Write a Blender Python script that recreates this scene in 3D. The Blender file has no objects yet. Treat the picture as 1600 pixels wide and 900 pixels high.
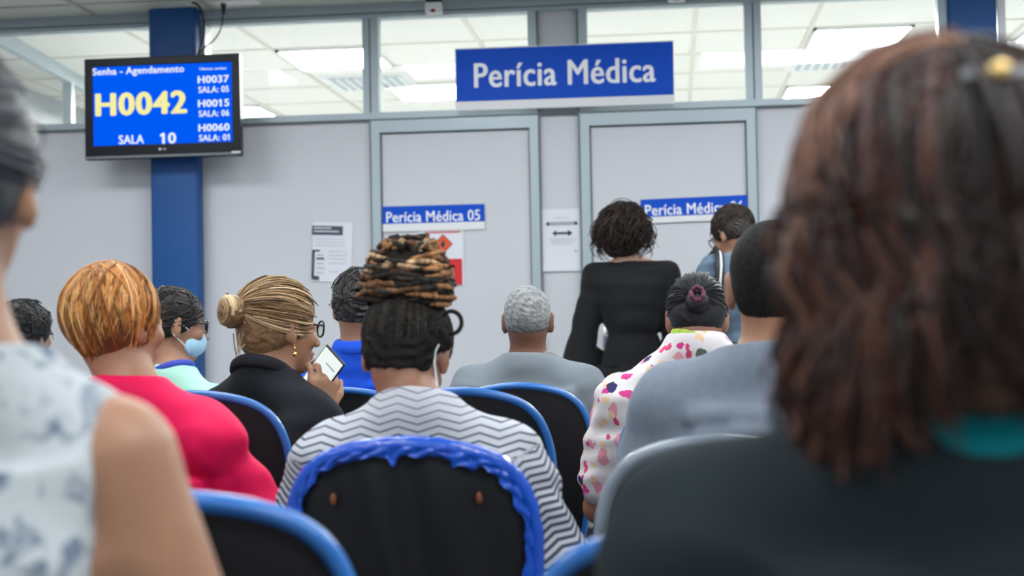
import bpy, bmesh, math, random
import numpy as np
from mathutils import Matrix, Vector, Euler
random.seed(7); rng = np.random.default_rng(7)
PI = math.pi
# ------------------------------------------------------------------ camera, world, exposure
F, YAW, PITCH, ROLL = 2300.0, 0.10927, 0.02643, -0.018719
CAMZ = 1.08
_f = np.array([-math.sin(YAW)*math.cos(PITCH), math.cos(YAW)*math.cos(PITCH), math.sin(PITCH)])
_r = np.array([math.cos(YAW), math.sin(YAW), 0.0]); _u = np.cross(_r, _f)
R2 = math.cos(ROLL)*_r + math.sin(ROLL)*_u; U2 = -math.sin(ROLL)*_r + math.cos(ROLL)*_u
cam_d = bpy.data.cameras.new('camera'); cam = bpy.data.objects.new('camera', cam_d)
bpy.context.scene.collection.objects.link(cam)
cam.matrix_world = Matrix(((R2[0], U2[0], -_f[0], 0), (R2[1], U2[1], -_f[1], 0), (R2[2], U2[2], -_f[2], CAMZ), (0, 0, 0, 1)))
cam_d.sensor_width = 36; cam_d.lens = F/1600*36; cam_d.clip_start = 0.05
cam_d.dof.use_dof = True; cam_d.dof.focus_distance = 4.1; cam_d.dof.aperture_fstop = 3.6
S = bpy.context.scene; S.camera = cam
S.view_settings.view_transform = 'Standard'; S.view_settings.look = 'None'
S.view_settings.gamma = 1; S.view_settings.use_curve_mapping = False
S.view_settings.exposure = 0.0
S.cycles.use_denoising = True; S.cycles.max_bounces = 6; S.cycles.sample_clamp_indirect = 6
W = bpy.data.worlds.new('World'); S.world = W; W.use_nodes = True
W.node_tree.nodes['Background'].inputs[0].default_value = (.75, .8, .85, 1)
W.node_tree.nodes['Background'].inputs[1].default_value = 0.3
PANEL_WAIT, PANEL_OFFICE = 16.5, 165.0      # emission of the ceiling light panels
ZC = 2.862; D = 7.9                       # ceiling height, distance of the partition wall
def ray(px, py): return R2*(px-800)/F - U2*(py-450)/F + _f
def P(px, py, Y):
    d = ray(px, py); q = np.array([0, 0, CAMZ]) + d*(Y/d[1]); return q
def Pz(px, py, z):
    d = ray(px, py); return np.array([0, 0, CAMZ]) + d*((z-CAMZ)/d[2])
# ------------------------------------------------------------------ helpers
COL = S.collection
def link(o, parent=None):
    COL.objects.link(o)
    if parent: o.parent = parent
    return o
def tag(o, label=None, cat=None, group=None, kind=None):
    if label: o['label'] = label
    if cat: o['category'] = cat
    if group: o['group'] = group
    if kind: o['kind'] = kind
    return o
def empty(name, loc=(0, 0, 0), rz=0, label=None, cat=None, group=None, kind=None):
    o = link(bpy.data.objects.new(name, None)); o.location = loc; o.rotation_euler = (0, 0, rz); o.empty_display_size = .1
    return tag(o, label, cat, group, kind)
def npmesh(name, V, Fc, mat, parent=None, smooth=True, attrs=None):
    me = bpy.data.meshes.new(name); V = np.asarray(V, np.float32); Fc = np.asarray(Fc, np.int32)
    n = Fc.shape[1]
    me.vertices.add(len(V)); me.vertices.foreach_set('co', V.ravel())
    me.loops.add(Fc.size); me.loops.foreach_set('vertex_index', Fc.ravel())
    me.polygons.add(len(Fc)); me.polygons.foreach_set('loop_start', np.arange(0, Fc.size, n, dtype=np.int32))
    me.update(calc_edges=True)
    me.polygons.foreach_set('use_smooth', np.full(len(Fc), smooth)); 
    for k, a in (attrs or {}).items():
        a = np.asarray(a, np.float32)
        if a.shape[1] == 3: a = np.hstack([a, np.ones((len(a), 1), np.float32)])
        at = me.color_attributes.new(k, 'FLOAT_COLOR', 'POINT'); at.data.foreach_set('color', a.ravel())
    me.materials.append(mat)
    return link(bpy.data.objects.new(name, me), parent)
class MB:
    def __init__(s): s.bm = bmesh.new()
    def box(s, lo, hi, bev=0):
        lo = np.minimum(lo, hi) if False else lo
        c = [(a+b)/2 for a, b in zip(lo, hi)]; d = [abs(b-a) for a, b in zip(lo, hi)]
        r = bmesh.ops.create_cube(s.bm, size=1, matrix=Matrix.Translation(c) @ Matrix.Diagonal((*d, 1)))
        if bev:
            es = list({e for v in r['verts'] for e in v.link_edges})
            bmesh.ops.bevel(s.bm, geom=es, offset=bev, segments=2, affect='EDGES', profile=.6)
        return s
    def cyl(s, a, b, r, r2=None, seg=20):
        a, b = Vector(a), Vector(b); d = b-a
        M = Matrix.Translation((a+b)/2) @ d.to_track_quat('Z', 'Y').to_matrix().to_4x4()
        bmesh.ops.create_cone(s.bm, cap_ends=True, segments=seg, radius1=r, radius2=r if r2 is None else r2, depth=d.length, matrix=M); return s
    def sph(s, c, r, seg=16):
        r = r if hasattr(r, '__len__') else (r, r, r)
        bmesh.ops.create_uvsphere(s.bm, u_segments=seg, v_segments=seg//2+2, radius=1, matrix=Matrix.Translation(c) @ Matrix.Diagonal((*r, 1))); return s
    def poly(s, pts, th=None, n=(0, -1, 0)):
        vs = [s.bm.verts.new(p) for p in pts]; f = s.bm.faces.new(vs)
        if th:
            g = bmesh.ops.extrude_face_region(s.bm, geom=[f]); 
            for v in g['geom']:
                if isinstance(v, bmesh.types.BMVert): v.co += Vector(n)*th
        return s
    def obj(s, name, mat, parent=None, smooth=False):
        bmesh.ops.recalc_face_normals(s.bm, faces=s.bm.faces)
        me = bpy.data.meshes.new(name); s.bm.to_mesh(me); s.bm.free()
        if smooth:
            me.polygons.foreach_set('use_smooth', [True]*len(me.polygons))
            me.set_sharp_from_angle(angle=.6)
        me.materials.append(mat); return link(bpy.data.objects.new(name, me), parent)
def sweep(path, prof, closed=False):
    """prof (m,2) swept along path (n,3) -> V,F quads. per-point scale allowed via path[:,3]"""
    path = np.asarray(path, float); n = len(path); p = path[:, :3]
    t = np.gradient(p, axis=0)
    if closed: t = np.roll(p, -1, 0)-np.roll(p, 1, 0)
    t /= np.linalg.norm(t, axis=1)[:, None]+1e-12
    ref = np.array([0, 1.0, 0]); a = np.cross(t, ref); a /= np.linalg.norm(a, axis=1)[:, None]+1e-9
    b = np.cross(a, t); m = len(prof)
    V = p[:, None]+a[:, None]*prof[None, :, 0:1]+b[:, None]*prof[None, :, 1:2]
    i = np.arange(n if closed else n-1)[:, None]; j = np.arange(m)[None]
    Fq = np.stack([(i*m+j), (i*m+(j+1) % m), (((i+1) % n)*m+(j+1) % m), (((i+1) % n)*m+j)], -1).reshape(-1, 4)
    return V.reshape(-1, 3), Fq
def tubes(paths, rad, cols=None, sides=4):
    """many tubes: paths (N,K,3), rad (N,K)"""
    N, K, _ = paths.shape; t = np.gradient(paths, axis=1); t /= np.linalg.norm(t, axis=2, keepdims=True)+1e-12
    ref = np.tile(np.array([.31, .2, .93]), (N, K, 1)); a = np.cross(t, ref); a /= np.linalg.norm(a, axis=2, keepdims=True)+1e-9
    b = np.cross(t, a); ang = np.arange(sides)*2*PI/sides
    V = paths[:, :, None]+rad[:, :, None, None]*(a[:, :, None]*np.cos(ang)[None, None, :, None]+b[:, :, None]*np.sin(ang)[None, None, :, None])
    n = np.arange(N)[:, None, None]; k = np.arange(K-1)[None, :, None]; j = np.arange(sides)[None, None]
    base = n*K*sides; q = lambda kk, jj: base+kk*sides+jj % sides
    Fq = np.stack(np.broadcast_arrays(q(k, j), q(k, j+1), q(k+1, j+1), q(k+1, j)), -1).reshape(-1, 4)
    C = None if cols is None else np.repeat(cols, K*sides, axis=0)
    return V.reshape(-1, 3), Fq, C
# ------------------------------------------------------------------ materials
def mat(name, col, rough=.6, metal=0, spec=.5, bump=None, var=None, emit=None, sheen=0, alpha=1, trans=0, coat=0, attr=None):
    m = bpy.data.materials.new(name); m.use_nodes = True; nt = m.node_tree; b = nt.nodes['Principled BSDF']; I = b.inputs
    I['Base Color'].default_value = (*col, 1); I['Roughness'].default_value = rough; I['Metallic'].default_value = metal
    I['Specular IOR Level'].default_value = spec; I['Sheen Weight'].default_value = sheen; I['Coat Weight'].default_value = coat
    I['Transmission Weight'].default_value = trans
    tc = nt.nodes.new('ShaderNodeTexCoord')
    if attr:
        at = nt.nodes.new('ShaderNodeVertexColor'); at.layer_name = attr; nt.links.new(at.outputs[0], I['Base Color'])
    if var:    # (scale, amount, stretch) colour variation
        n = nt.nodes.new('ShaderNodeTexNoise'); n.inputs['Scale'].default_value = var[0]; n.inputs['Detail'].default_value = 4
        mp = nt.nodes.new('ShaderNodeMapping'); mp.inputs['Scale'].default_value = var[2] if len(var) > 2 else (1, 1, 1)
        nt.links.new(tc.outputs['Object'], mp.inputs[0]); nt.links.new(mp.outputs[0], n.inputs['Vector'])
        r = nt.nodes.new('ShaderNodeMapRange'); r.inputs[1].default_value = .3; r.inputs[2].default_value = .7; r.inputs[3].default_value = 1-var[1]; r.inputs[4].default_value = 1+var[1]
        mx = nt.nodes.new('ShaderNodeMix'); mx.data_type = 'RGBA'; mx.blend_type = 'MULTIPLY'; mx.inputs[0].default_value = 1
        nt.links.new(n.outputs[0], r.inputs[0]); nt.links.new(r.outputs[0], mx.inputs['B'])
        if attr: nt.links.new(at.outputs[0], mx.inputs['A'])
        else: mx.inputs['A'].default_value = (*col, 1)
        nt.links.new(mx.outputs['Result'], I['Base Color'])
    if bump:   # (scale, strength[, stretch])
        n = nt.nodes.new('ShaderNodeTexNoise'); n.inputs['Scale'].default_value = bump[0]; n.inputs['Detail'].default_value = 3
        mp = nt.nodes.new('ShaderNodeMapping'); mp.inputs['Scale'].default_value = bump[2] if len(bump) > 2 else (1, 1, 1)
        nt.links.new(tc.outputs['Object'], mp.inputs[0]); nt.links.new(mp.outputs[0], n.inputs['Vector'])
        bp = nt.nodes.new('ShaderNodeBump'); bp.inputs['Strength'].default_value = bump[1]; bp.inputs['Distance'].default_value = .003
        nt.links.new(n.outputs[0], bp.inputs['Height']); nt.links.new(bp.outputs[0], I['Normal'])
    if emit:
        I['Emission Color'].default_value = (*emit[0], 1); I['Emission Strength'].default_value = emit[1]
    return m
def srgb(r, g, b):
    f = lambda c: ((c/255+.055)/1.055)**2.4 if c > 10 else c/255/12.92
    return (f(r), f(g), f(b))
M = {}
M['panel'] = mat('wall_panel', (.60, .615, .655), .45, var=(1.3, .02))
M['alu'] = mat('aluminium_profile', (.40, .47, .51), .42, metal=.25)
M['alud'] = mat('profile_groove', (.13, .16, .18), .6)
M['ceil'] = mat('ceiling_tile', (.66, .68, .62), .9, bump=(90, .15))
M['ceil_off'] = mat('office_ceiling_tile', (.82, .82, .79), .9, bump=(90, .1))
M['bar'] = mat('ceiling_bar', (.42, .42, .38), .6)
M['bar_off'] = mat('office_ceiling_bar', (.62, .60, .54), .6)
M['floor'] = mat('floor_vinyl', (.24, .24, .23), .35, var=(2, .08))
M['wallp'] = mat('painted_wall', (.40, .42, .44), .7)
M['pillar'] = mat('blue_pillar_paint', (.0, .068, .26), .5, var=(1.5, .04))
M['white'] = mat('white_plastic', (.78, .79, .80), .4)
M['paper'] = mat('paper', (.74, .76, .82), .7)
M['ink'] = mat('black_ink', (.02, .022, .035), .6)
M['greyink'] = mat('grey_ink', (.38, .40, .46), .7)
M['navyink'] = mat('slate_ink', (.055, .07, .11), .6)
M['signblue'] = mat('sign_blue', (.0, .075, .56), .5, spec=.2)
M['signtext'] = mat('sign_white', (.90, .92, .95), .4)
M['red'] = mat('sign_red', (.62, .012, .02), .5); M['orange'] = mat('sign_orange', (.75, .09, .02), .5); M['darkred'] = mat('sign_dark_red', (.3, .01, .02), .5)
M['tvblack'] = mat('tv_black', (.004, .005, .009), .35, spec=.25); M['tvgrey'] = mat('tv_grey', (.16, .18, .2), .4)
M['black'] = mat('black_plastic', (.012, .012, .014), .45)
M['cable'] = mat('cable_rubber', (.02, .025, .025), .5)
M['chrome'] = mat('chrome', (.6, .6, .62), .2, metal=1)
M['gold'] = mat('gold', (.9, .62, .25), .2, metal=1)
M['lens'] = mat('clear_lens', (1, 1, 1), .02, trans=1)
M['upholstery'] = mat('black_upholstery', (.006, .0065, .009), .6, bump=(260, .35), spec=.25)
M['rimblue'] = mat('blue_plastic_rim', (.025, .15, .48), .25)
M['rimfilm'] = mat('blue_plastic_film', (.004, .075, .52), .2, coat=.3, bump=(70, .7))
M['rimgrey'] = mat('grey_plastic_rim', (.22, .26, .31), .22)
M['blackmetal'] = mat('black_metal', (.02, .02, .022), .4, metal=.4)
M['rust'] = mat('rusty_bolt', (.16, .045, .012), .7)
M['purple'] = mat('scrunchie_purple', (.10, .02, .05), .7)
def emis(name, col, s):
    m = bpy.data.materials.new(name); m.use_nodes = True; nt = m.node_tree; nt.nodes.remove(nt.nodes['Principled BSDF'])
    e = nt.nodes.new('ShaderNodeEmission'); e.inputs[0].default_value = (*col, 1); e.inputs[1].default_value = s
    nt.links.new(e.outputs[0], nt.nodes['Material Output'].inputs[0]); return m
M['lightw'] = emis('light_panel_waiting', (.93, .97, 1), PANEL_WAIT); M['lighto'] = emis('light_panel_office', (1, .99, .95), PANEL_OFFICE)
M['screen'] = emis('tv_screen_blue', (.0, .105, .92), 1.0); M['scrtext'] = emis('tv_text_white', (.86, .94, 1), 1.0); M['scryel'] = emis('tv_text_yellow', (.93, .88, .36), 1.0)
M['phone'] = emis('phone_screen', (.86, .95, .92), 1.0)
def glassmat():
    m = bpy.data.materials.new('clear_glass'); m.use_nodes = True; nt = m.node_tree; nt.nodes.remove(nt.nodes['Principled BSDF'])
    t = nt.nodes.new('ShaderNodeBsdfTransparent'); t.inputs[0].default_value = (.95, .97, .96, 1)
    g = nt.nodes.new('ShaderNodeBsdfGlossy'); g.inputs['Roughness'].default_value = .02
    fr = nt.nodes.new('ShaderNodeFresnel'); fr.inputs[0].default_value = 1.45; mx = nt.nodes.new('ShaderNodeMixShader')
    nt.links.new(fr.outputs[0], mx.inputs[0]); nt.links.new(t.outputs[0], mx.inputs[1]); nt.links.new(g.outputs[0], mx.inputs[2])
    nt.links.new(mx.outputs[0], nt.nodes['Material Output'].inputs[0]); return m
M['glass'] = glassmat()
# ------------------------------------------------------------------ room shell
XL, XR, YB, YF = -4.6, 3.2, -3.2, 13.6
def struct(o): o['kind'] = 'structure'; return o
struct(MB().box((XL, YB, -.1), (XR, YF, 0)).obj('floor', M['floor']))
struct(MB().box((XL, YB, ZC), (XR, D+.03, ZC+.1)).obj('ceiling', M['ceil']))
struct(MB().box((XL, D+.03, ZC), (XR, YF, ZC+.1)).obj('ceiling', M['ceil_off']))
struct(MB().box((XL-.1, YB, 0), (XL, YF, ZC+.1)).obj('wall_left', M['wallp']))
struct(MB().box((XR, YB, 0), (XR+.1, YF, ZC+.1)).obj('wall_right', M['wallp']))
struct(MB().box((XL, YB-.1, 0), (XR, YB, ZC+.1)).obj('wall_rear', M['wallp']))
struct(MB().box((XL, YF, 0), (XR, YF+.1, ZC+.1)).obj('wall_far', M['wallp']))
# ceiling bars: office side at measured lines, waiting side
LX = [-4.42, -3.17, -2.49, -1.17, .16, .86, 2.15]
ty0 = Pz(1150, 6.7, ZC)[1]; dy = .735
b = MB()
for x in LX: b.box((x-.014, D+.06, ZC-.008), (x+.014, YF, ZC+.01))
y = ty0
while y < YF: b.box((XL, y-.011, ZC-.006), (XR, y+.011, ZC+.01)); y += dy
struct(b.obj('trim_1', M['bar_off']))
b = MB()
for x in LX: b.box((x-.014, YB, ZC-.008), (x+.014, D-.06, ZC+.01))
y = Pz(50, 9.5, ZC)[1]
while y > YB: b.box((XL, y-.011, ZC-.006), (XR, y+.011, ZC+.01)); y -= dy
struct(b.obj('trim_2', M['bar']))
# partition: heights and posts
ZT, ZB, ZS, ZD = 2.782, 2.262, 2.222, 2.152     # glass top, glass bottom, seam, door opening top
posts = [(-4.25, -4.16), (-2.625, -2.545), (-1.662, -1.577), (-.756, -.70), (-.487, -.431), (.405, .492), (1.415, 1.46), (2.3, 2.38)]
def wallpanel(n, x0, x1, z0, z1):
    struct(MB().box((x0, D+.0, z0), (x1, D+.05, z1)).obj(n, M['panel']))
solid = [(XL, -4.25), (-4.16, -2.60), (-2.60, -1.625), (-.70, -.487), (.454, 1.415), (1.46, 2.3), (2.38, XR)]
for i, (x0, x1) in enumerate(solid):
    wallpanel('wall_front', x0, x1, 0, ZS)
wallpanel('wall_front', -.70, -.487, ZS, ZC)
# horizontal profiles
h = MB()
h.box((XL, D-.035, ZT), (XR, D+.07, ZC)); h.box((XL, D-.045, ZT+.028), (XR, D-.03, ZT+.05))
h.box((XL, D-.03, ZS+.004), (-.703, D+.07, ZB)); h.box((-.484, D-.03, ZS+.004), (XR, D+.07, ZB)); h.box((-.71, D-.012, ZS), (-.48, D+.04, ZS+.018))
for x0, x1 in posts[1:]:
    if x1 < -2.2 or x0 > 1.4:
        h.box((x0, D-.028, ZB if x0 < 0 else 0), (x1, D+.07, ZT))
for x0, x1 in ((-1.662, -1.577), (.405, .492)): h.box((x0, D-.028, ZB), (x1, D+.07, ZT))
for x0, x1 in ((-.753, -.703), (-.484, -.434)): h.box((x0, D-.028, ZB), (x1, D+.07, ZT))
struct(h.obj('trim_3', M['alu']))
g = MB()
g.box((XL, D-.032, ZS-.002), (XR, D+.0, ZS+.005)); g.box((XL, D-.037, ZT+.02), (XR, D-.03, ZT+.026))
for x in (-1.621, .449, 1.437): g.box((x-.004, D-.0305, ZB), (x+.004, D-.02, ZT))
for x in (-.702, -.485): g.box((x-.005, D-.031, 0), (x+.005, D-.0, ZC-.06))
for x in (-1.6255, .4545): g.box((x-.0035, D-.033, 0), (x+.0035, D, ZS))
struct(g.obj('trim_4', M['alud']))
# doors
def door(n, xa, xb, xi0, xi1, z0=ZD):
    r = empty(f'door_{n}', ((xa+xb)/2, D, 0), kind='structure'); c = (xa+xb)/2
    f = MB()
    for a, bb in ((xa, xi0), (xi1, xb)): f.box((a-c, -.03, 0), (bb-c, .06, ZS-.004))
    f.box((xa-c, -.0295, z0), (xb-c, .06, ZS-.004))
    fr = f.obj('door_frame', M['alu'], r)
    e = MB()
    for a, bb in ((xi0, xi0+.008), (xi1-.008, xi1)): e.box((a-c, -.012, 0), (bb-c, -.001, z0))
    e.box((xi0-c, -.012, z0-.009), (xi1-c, -.001, z0)); e.obj('gasket', M['alud'], r)
    MB().box((xi0-c+.004, -.004, .01), (xi1-c-.004, .035, z0-.004)).obj('door_leaf', M['panel'], r)
    hd = MB().cyl((xi0-c+.07, -.004, 1.02), (xi0-c+.07, -.05, 1.02), .009).cyl((xi0-c+.07, -.05, 1.02), (xi0-c+.18, -.05, 1.02), .009)
    hd.box((xi0-c+.05, -.01, .93), (xi0-c+.09, -.004, 1.07), .004); hd.obj('door_handle', M['chrome'], r, True)
door(1, -1.622, -.707, -1.574, -.753); door(2, -.48, .451, -.431, .403)
# glass panes
for i, (x0, x1) in enumerate([(XL, -4.25), (-4.16, -2.625), (-2.545, -1.662), (-1.577, -.756), (-.431, .405), (.492, 1.415), (1.46, 2.3), (2.38, XR)]):
    w = struct(MB().box((x0, D+.015, ZB), (x1, D+.021, ZT)).obj(f'window_{i+1}', M['glass']))
# office side partition seen through the glass
a = Pz(10, 53, ZC); c = Pz(200, 166, ZC); a[2] = c[2] = ZC
dirv = (c-a)/np.linalg.norm(c-a); nrm = np.array([dirv[1], -dirv[0], 0])
a = a - dirv*(.35)
def quadbox(bm, p, q, z0, z1, th):
    vs = [bm.verts.new((*(v+nrm*s*th)[:2], z)) for z in (z0, z1) for v, s in ((p, -1), (q, -1), (q, 1), (p, 1))]
    for f in ((0, 1, 2, 3), (7, 6, 5, 4), (0, 4, 5, 1), (1, 5, 6, 2), (2, 6, 7, 3), (3, 7, 4, 0)): bm.faces.new([vs[k] for k in f])
m_ = MB(); quadbox(m_.bm, a, c+dirv*.4, ZC-.085, ZC-.001, .03)
pp = P(97, 150, a[1]+(c[1]-a[1])*.52); 
for t in (0.5, 1.0):
    q = a+(c-a)*t; quadbox(m_.bm, q-dirv*.035, q+dirv*.035, 2.2, ZC-.085, .03)
quadbox(m_.bm, a, c+dirv*.4, 2.1, 2.2, .03)
struct(m_.obj('trim_5', M['alu']))
m_ = MB(); quadbox(m_.bm, a, c+dirv*.4, 0, 2.1, .025); struct(m_.obj('wall_office', M['panel']))
# pillars
def pillar(x0, x1, y0, nm):
    bm = MB(); bm.box((x0, y0, 0), (x1, D-.036, ZC-.002)); 
    es = [e for e in bm.bm.edges if abs(e.verts[0].co.z-e.verts[1].co.z) > 1 and e.verts[0].co.y < y0+.01]
    bmesh.ops.bevel(bm.bm, geom=es, offset=.02, segments=4, affect='EDGES', profile=.5)
    struct(bm.obj(nm, M['pillar'], None, True))
py = 7.77
pillar(P(232, 100, py)[0], P(306, 100, py)[0], py, 'wall_pillar')
pillar(P(1482, 50, py)[0], P(1559, 50, py)[0], py, 'wall_pillar')
struct(MB().box((P(1466, 50, 7.8)[0], 7.8, 0), (P(1480, 50, 7.8)[0], D-.036, ZC-.002)).obj('trim_6', M['alu']))
struct(MB().box((P(1560, 50, 7.8)[0], 7.8, 0), (P(1572, 50, 7.8)[0], D-.036, ZC-.002)).obj('trim_7', M['white']))
# ceiling lights
def clight(x0, y0, x1, y1, m, lab, grp, name='ceiling_light'):
    r = empty(name, ((x0+x1)/2, (y0+y1)/2, ZC), label=lab, cat='ceiling light', group=grp); hx, hy = (x1-x0)/2, (y1-y0)/2
    f = MB()
    for lo, hi in (((-hx, -hy, -.02), (-hx+.02, hy, 0)), ((hx-.02, -hy, -.02), (hx, hy, 0)), ((-hx, -hy, -.02), (hx, -hy+.02, 0)), ((-hx, hy-.02, -.02), (hx, hy, 0))): f.box(lo, hi)
    f.obj('frame', M['white'], r)
    MB().box((-hx+.02, -hy+.02, -.014), (hx-.02, hy-.02, -.004)).obj('diffuser', m, r)
for x in (-3.2, -1.2, .8, 2.4):
    for y in (-1.9, 1.0, 3.6, 5.9):
        clight(x-.6, y-.3, x+.6, y+.3, M['lightw'], 'white light panel overhead in the waiting room ceiling', 'waiting room light panels')
def row(k): return ty0+dy*k
offl = [(-2.47, -1.84, 1, 'bright panel behind the glass between the screen and the first door'), (-2.05, -1.45, 3.0, 'bright panel behind the glass right of the middle post, low over the blue sign'), (.88, 1.48, 1, 'large bright panel behind the glass of the right-hand window, above the slatted vent'), (.88, 1.48, 4, 'bright panel low in the right-hand window, below the slatted vent'), (-3.9, -3.2, 4, 'bright panel low in the left window beside the office partition'), (2.2, 3.1, 1, 'bright panel behind the glass beyond the right blue pillar')]
for x0, x1, k, lab in offl:
    clight(x0, row(k)+.02, x1, row(k+.97), M['lighto'], lab, None)
for x0, x1, k in ((-3.1, -2.5, 6), (-.6, 0, 6)):
    pass
def vent(px, py, w, d, lab):
    p = Pz(px, py, ZC); r = empty('ceiling_vent', (p[0], p[1], ZC), label=lab, cat='vent')
    MB().box((-w/2, -d/2, -.012), (w/2, d/2, 0)).obj('frame', M['white'], r)
    MB().box((-w/2+.05, -d/2+.05, -.016), (w/2-.05, d/2-.05, -.011)).obj('backing', M['alu'], r)
    n = 9
    for k in range(n):
        x = -w/2+.06+(w-.12)*k/(n-1); MB().box((x-.012, -d/2+.05, -.026), (x+.008, d/2-.05, -.016)).obj('slat', M['white'], r)
vent(1300, 95, .62, .62, 'square slatted air vent in the office ceiling of the right-hand window')
vent(580, 127, .62, .62, 'square air vent in the office ceiling behind the post left of the first door')
# ------------------------------------------------------------------ text
def text(body, size, loc, mt, parent, width=None, height=None, bold=0, align='CENTER', rot=(PI/2, 0, 0), th=.0012, name='lettering'):
    cu = bpy.data.curves.new(name, 'FONT'); cu.body = body; cu.size = size; cu.align_x = align; cu.align_y = 'CENTER'; cu.space_character = 1+bold*2.2; cu.extrude = th/2
    cu.resolution_u = 3
    t = bpy.data.objects.new(name, cu); COL.objects.link(t); bpy.context.view_layer.update()
    me = bpy.data.meshes.new_from_object(t.evaluated_get(bpy.context.evaluated_depsgraph_get())); bpy.data.objects.remove(t)
    if '1' in body:
        pre = body[:body.index('1')+1]; cu2 = bpy.data.curves.new('t', 'FONT'); cu2.body = body; cu2.size = 1; cu2.align_x = align; cu2.space_character = cu.space_character
        def xb(bd, al):
            cu2.body = bd; cu2.align_x = al; t2 = bpy.data.objects.new('t', cu2); COL.objects.link(t2); bpy.context.view_layer.update()
            m2 = bpy.data.meshes.new_from_object(t2.evaluated_get(bpy.context.evaluated_depsgraph_get())); bpy.data.objects.remove(t2)
            a_ = np.empty(len(m2.vertices)*3, np.float32); m2.vertices.foreach_get('co', a_); bpy.data.meshes.remove(m2); return a_.reshape(-1, 3)
        full = xb(body, 'LEFT'); part = xb(pre, 'LEFT'); c0_ = np.empty(len(me.vertices)*3, np.float32); me.vertices.foreach_get('co', c0_); c0_ = c0_.reshape(-1, 3)
        sh_ = c0_[:, 0].min()-full[:, 0].min(); xr = part[:, 0].max()+sh_; d1 = part[part[:, 0] > part[:, 0].max()-.03]; tz, bz_ = c0_[:, 1].max() if False else d1[:, 1].max()+(c0_[:, 1].min()-full[:, 1].min()), 0
        bm = bmesh.new(); bm.from_mesh(me); sw1 = .10
        for pts_ in ([(xr-sw1*.6, tz), (xr-sw1-.13, tz-.10), (xr-sw1-.13, tz-.21), (xr-sw1*.6, tz-.14)],):
            f_ = bm.faces.new([bm.verts.new((x_, y_, th/2)) for x_, y_ in pts_[::-1]])
        bm.to_mesh(me); bm.free()
    n = len(me.vertices); co = np.empty(n*3, np.float32); me.vertices.foreach_get('co', co); co = co.reshape(-1, 3)
    ex = co.max(0)-co.min(0); mid = (co.max(0)+co.min(0))/2
    if width or height:
        sx = width/ex[0] if width else None; sy = height/ex[1] if height else None
        sx = sx or sy; sy = sy or sx
        co = (co-[mid[0], mid[1], 0])*[sx, sy, 1]
        me.vertices.foreach_set('co', co.astype(np.float32).ravel())
    if bold:
        bm = bmesh.new(); bb = bold*(width/ex[0] if width else height/ex[1] if height else 1)
        for i, (dx, dz) in enumerate(((0, 0), (-1, 0), (1, 0), (-.5, .45), (.5, -.45), (.5, .45), (-.5, -.45))):
            n0 = len(bm.verts); bm.from_mesh(me); bm.verts.ensure_lookup_table()
            for v_ in bm.verts[n0:]: v_.co += Vector((dx*bb, dz*bb, i*2e-5))
        bm.to_mesh(me); bm.free()
    me.materials.clear(); me.materials.append(mt); o = link(bpy.data.objects.new(name, me), parent); o.location = loc; o.rotation_euler = rot; return o
# ------------------------------------------------------------------ television
ty = 7.62; tl = P(130, 90, ty); br = P(375, 246, ty)
tw, thh = .80, .505; tc_ = P(253, 167, ty); tw = br[0]-tl[0]; thh = P(253, 88, ty)[2]-P(253, 247, ty)[2]
tv = empty('television', (tc_[0], ty, tc_[2]), .0, 'black flat television on the left blue pillar showing yellow number H0042', 'television')
tv.rotation_euler = (0, .0, 0)
ix0, ix1 = -tw/2+.045, tw/2-.045; iz0, iz1 = -thh/2+.075, thh/2-.045
b = MB(); b.box((-tw/2, 0, -thh/2), (ix0, .05, thh/2), .004); b.box((ix1, 0, -thh/2), (tw/2, .05, thh/2), .004); b.box((ix0-.004, 0, iz1), (ix1+.004, .05, thh/2), .004); b.box((ix0-.004, 0, -thh/2), (ix1+.004, .05, iz0), .004); b.box((-tw/2+.02, .02, -thh/2+.02), (tw/2-.02, .08, thh/2-.02), .01)
b.obj('bezel', M['tvblack'], tv)
MB().box((-tw/2+.004, -.004, -thh/2+.004), (tw/2-.004, .004, -thh/2+.018), .003).obj('lower_edge', M['tvgrey'], tv)
MB().box((ix0, .008, iz0), (ix1, .02, iz1)).obj('screen', M['screen'], tv)
MB().box((-.1, .07, -.12), (.1, py-ty, .12)).obj('wall_bracket', M['blackmetal'], tv)
sx = (ix1-ix0)/(1158-465)*3.215; # metres per photo px
def tvx(px): return ix0+(px-145.5)/(359-145.5)*(ix1-ix0)
def tvz(pyy): return iz1-(pyy-101)/(224-101)*(iz1-iz0)
def tvt(body, x0, x1, y0, y1, m, bold=.02, nm='lettering'):
    text(body, 1, ((tvx(x0)+tvx(x1))/2, .006, (tvz(y0)+tvz(y1))/2), m, tv, tvx(x1)-tvx(x0), tvz(y0)-tvz(y1), bold, name=nm, th=.002)
tvt('Senha - Agendamento', 145.5, 286, 103, 117, M['scrtext'], .022)
tvt('H0042', 151, 288, 143, 177, M['scryel'], .045)
tvt('SALA', 185, 223, 208.5, 222, M['scrtext'], .02); tvt('10', 249, 272, 207, 223.5, M['scrtext'], .03)
tvt('Últimas senhas', 310, 351, 107, 112, M['scrtext'], .0)
for a_, b_, yy in (('H0037', 'SALA: 05', 121), ('H0015', 'SALA: 06', 158), ('H0060', 'SALA: 01', 195.5)):
    tvt(a_, 307.5, 354, yy, yy+11, M['scrtext'], .03); tvt(b_, 308, 354, yy+16.5, yy+26, M['scrtext'], .02)
MB().cyl((tvx(248.5), -.002, tvz(232)), (tvx(248.5), .001, tvz(232)), .0068).obj('logo_disc', M['white'], tv)
text('LG', 1, (tvx(255.5), -.002, tvz(232)), M['white'], tv, .016, .009, .02, name='logo')
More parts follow.
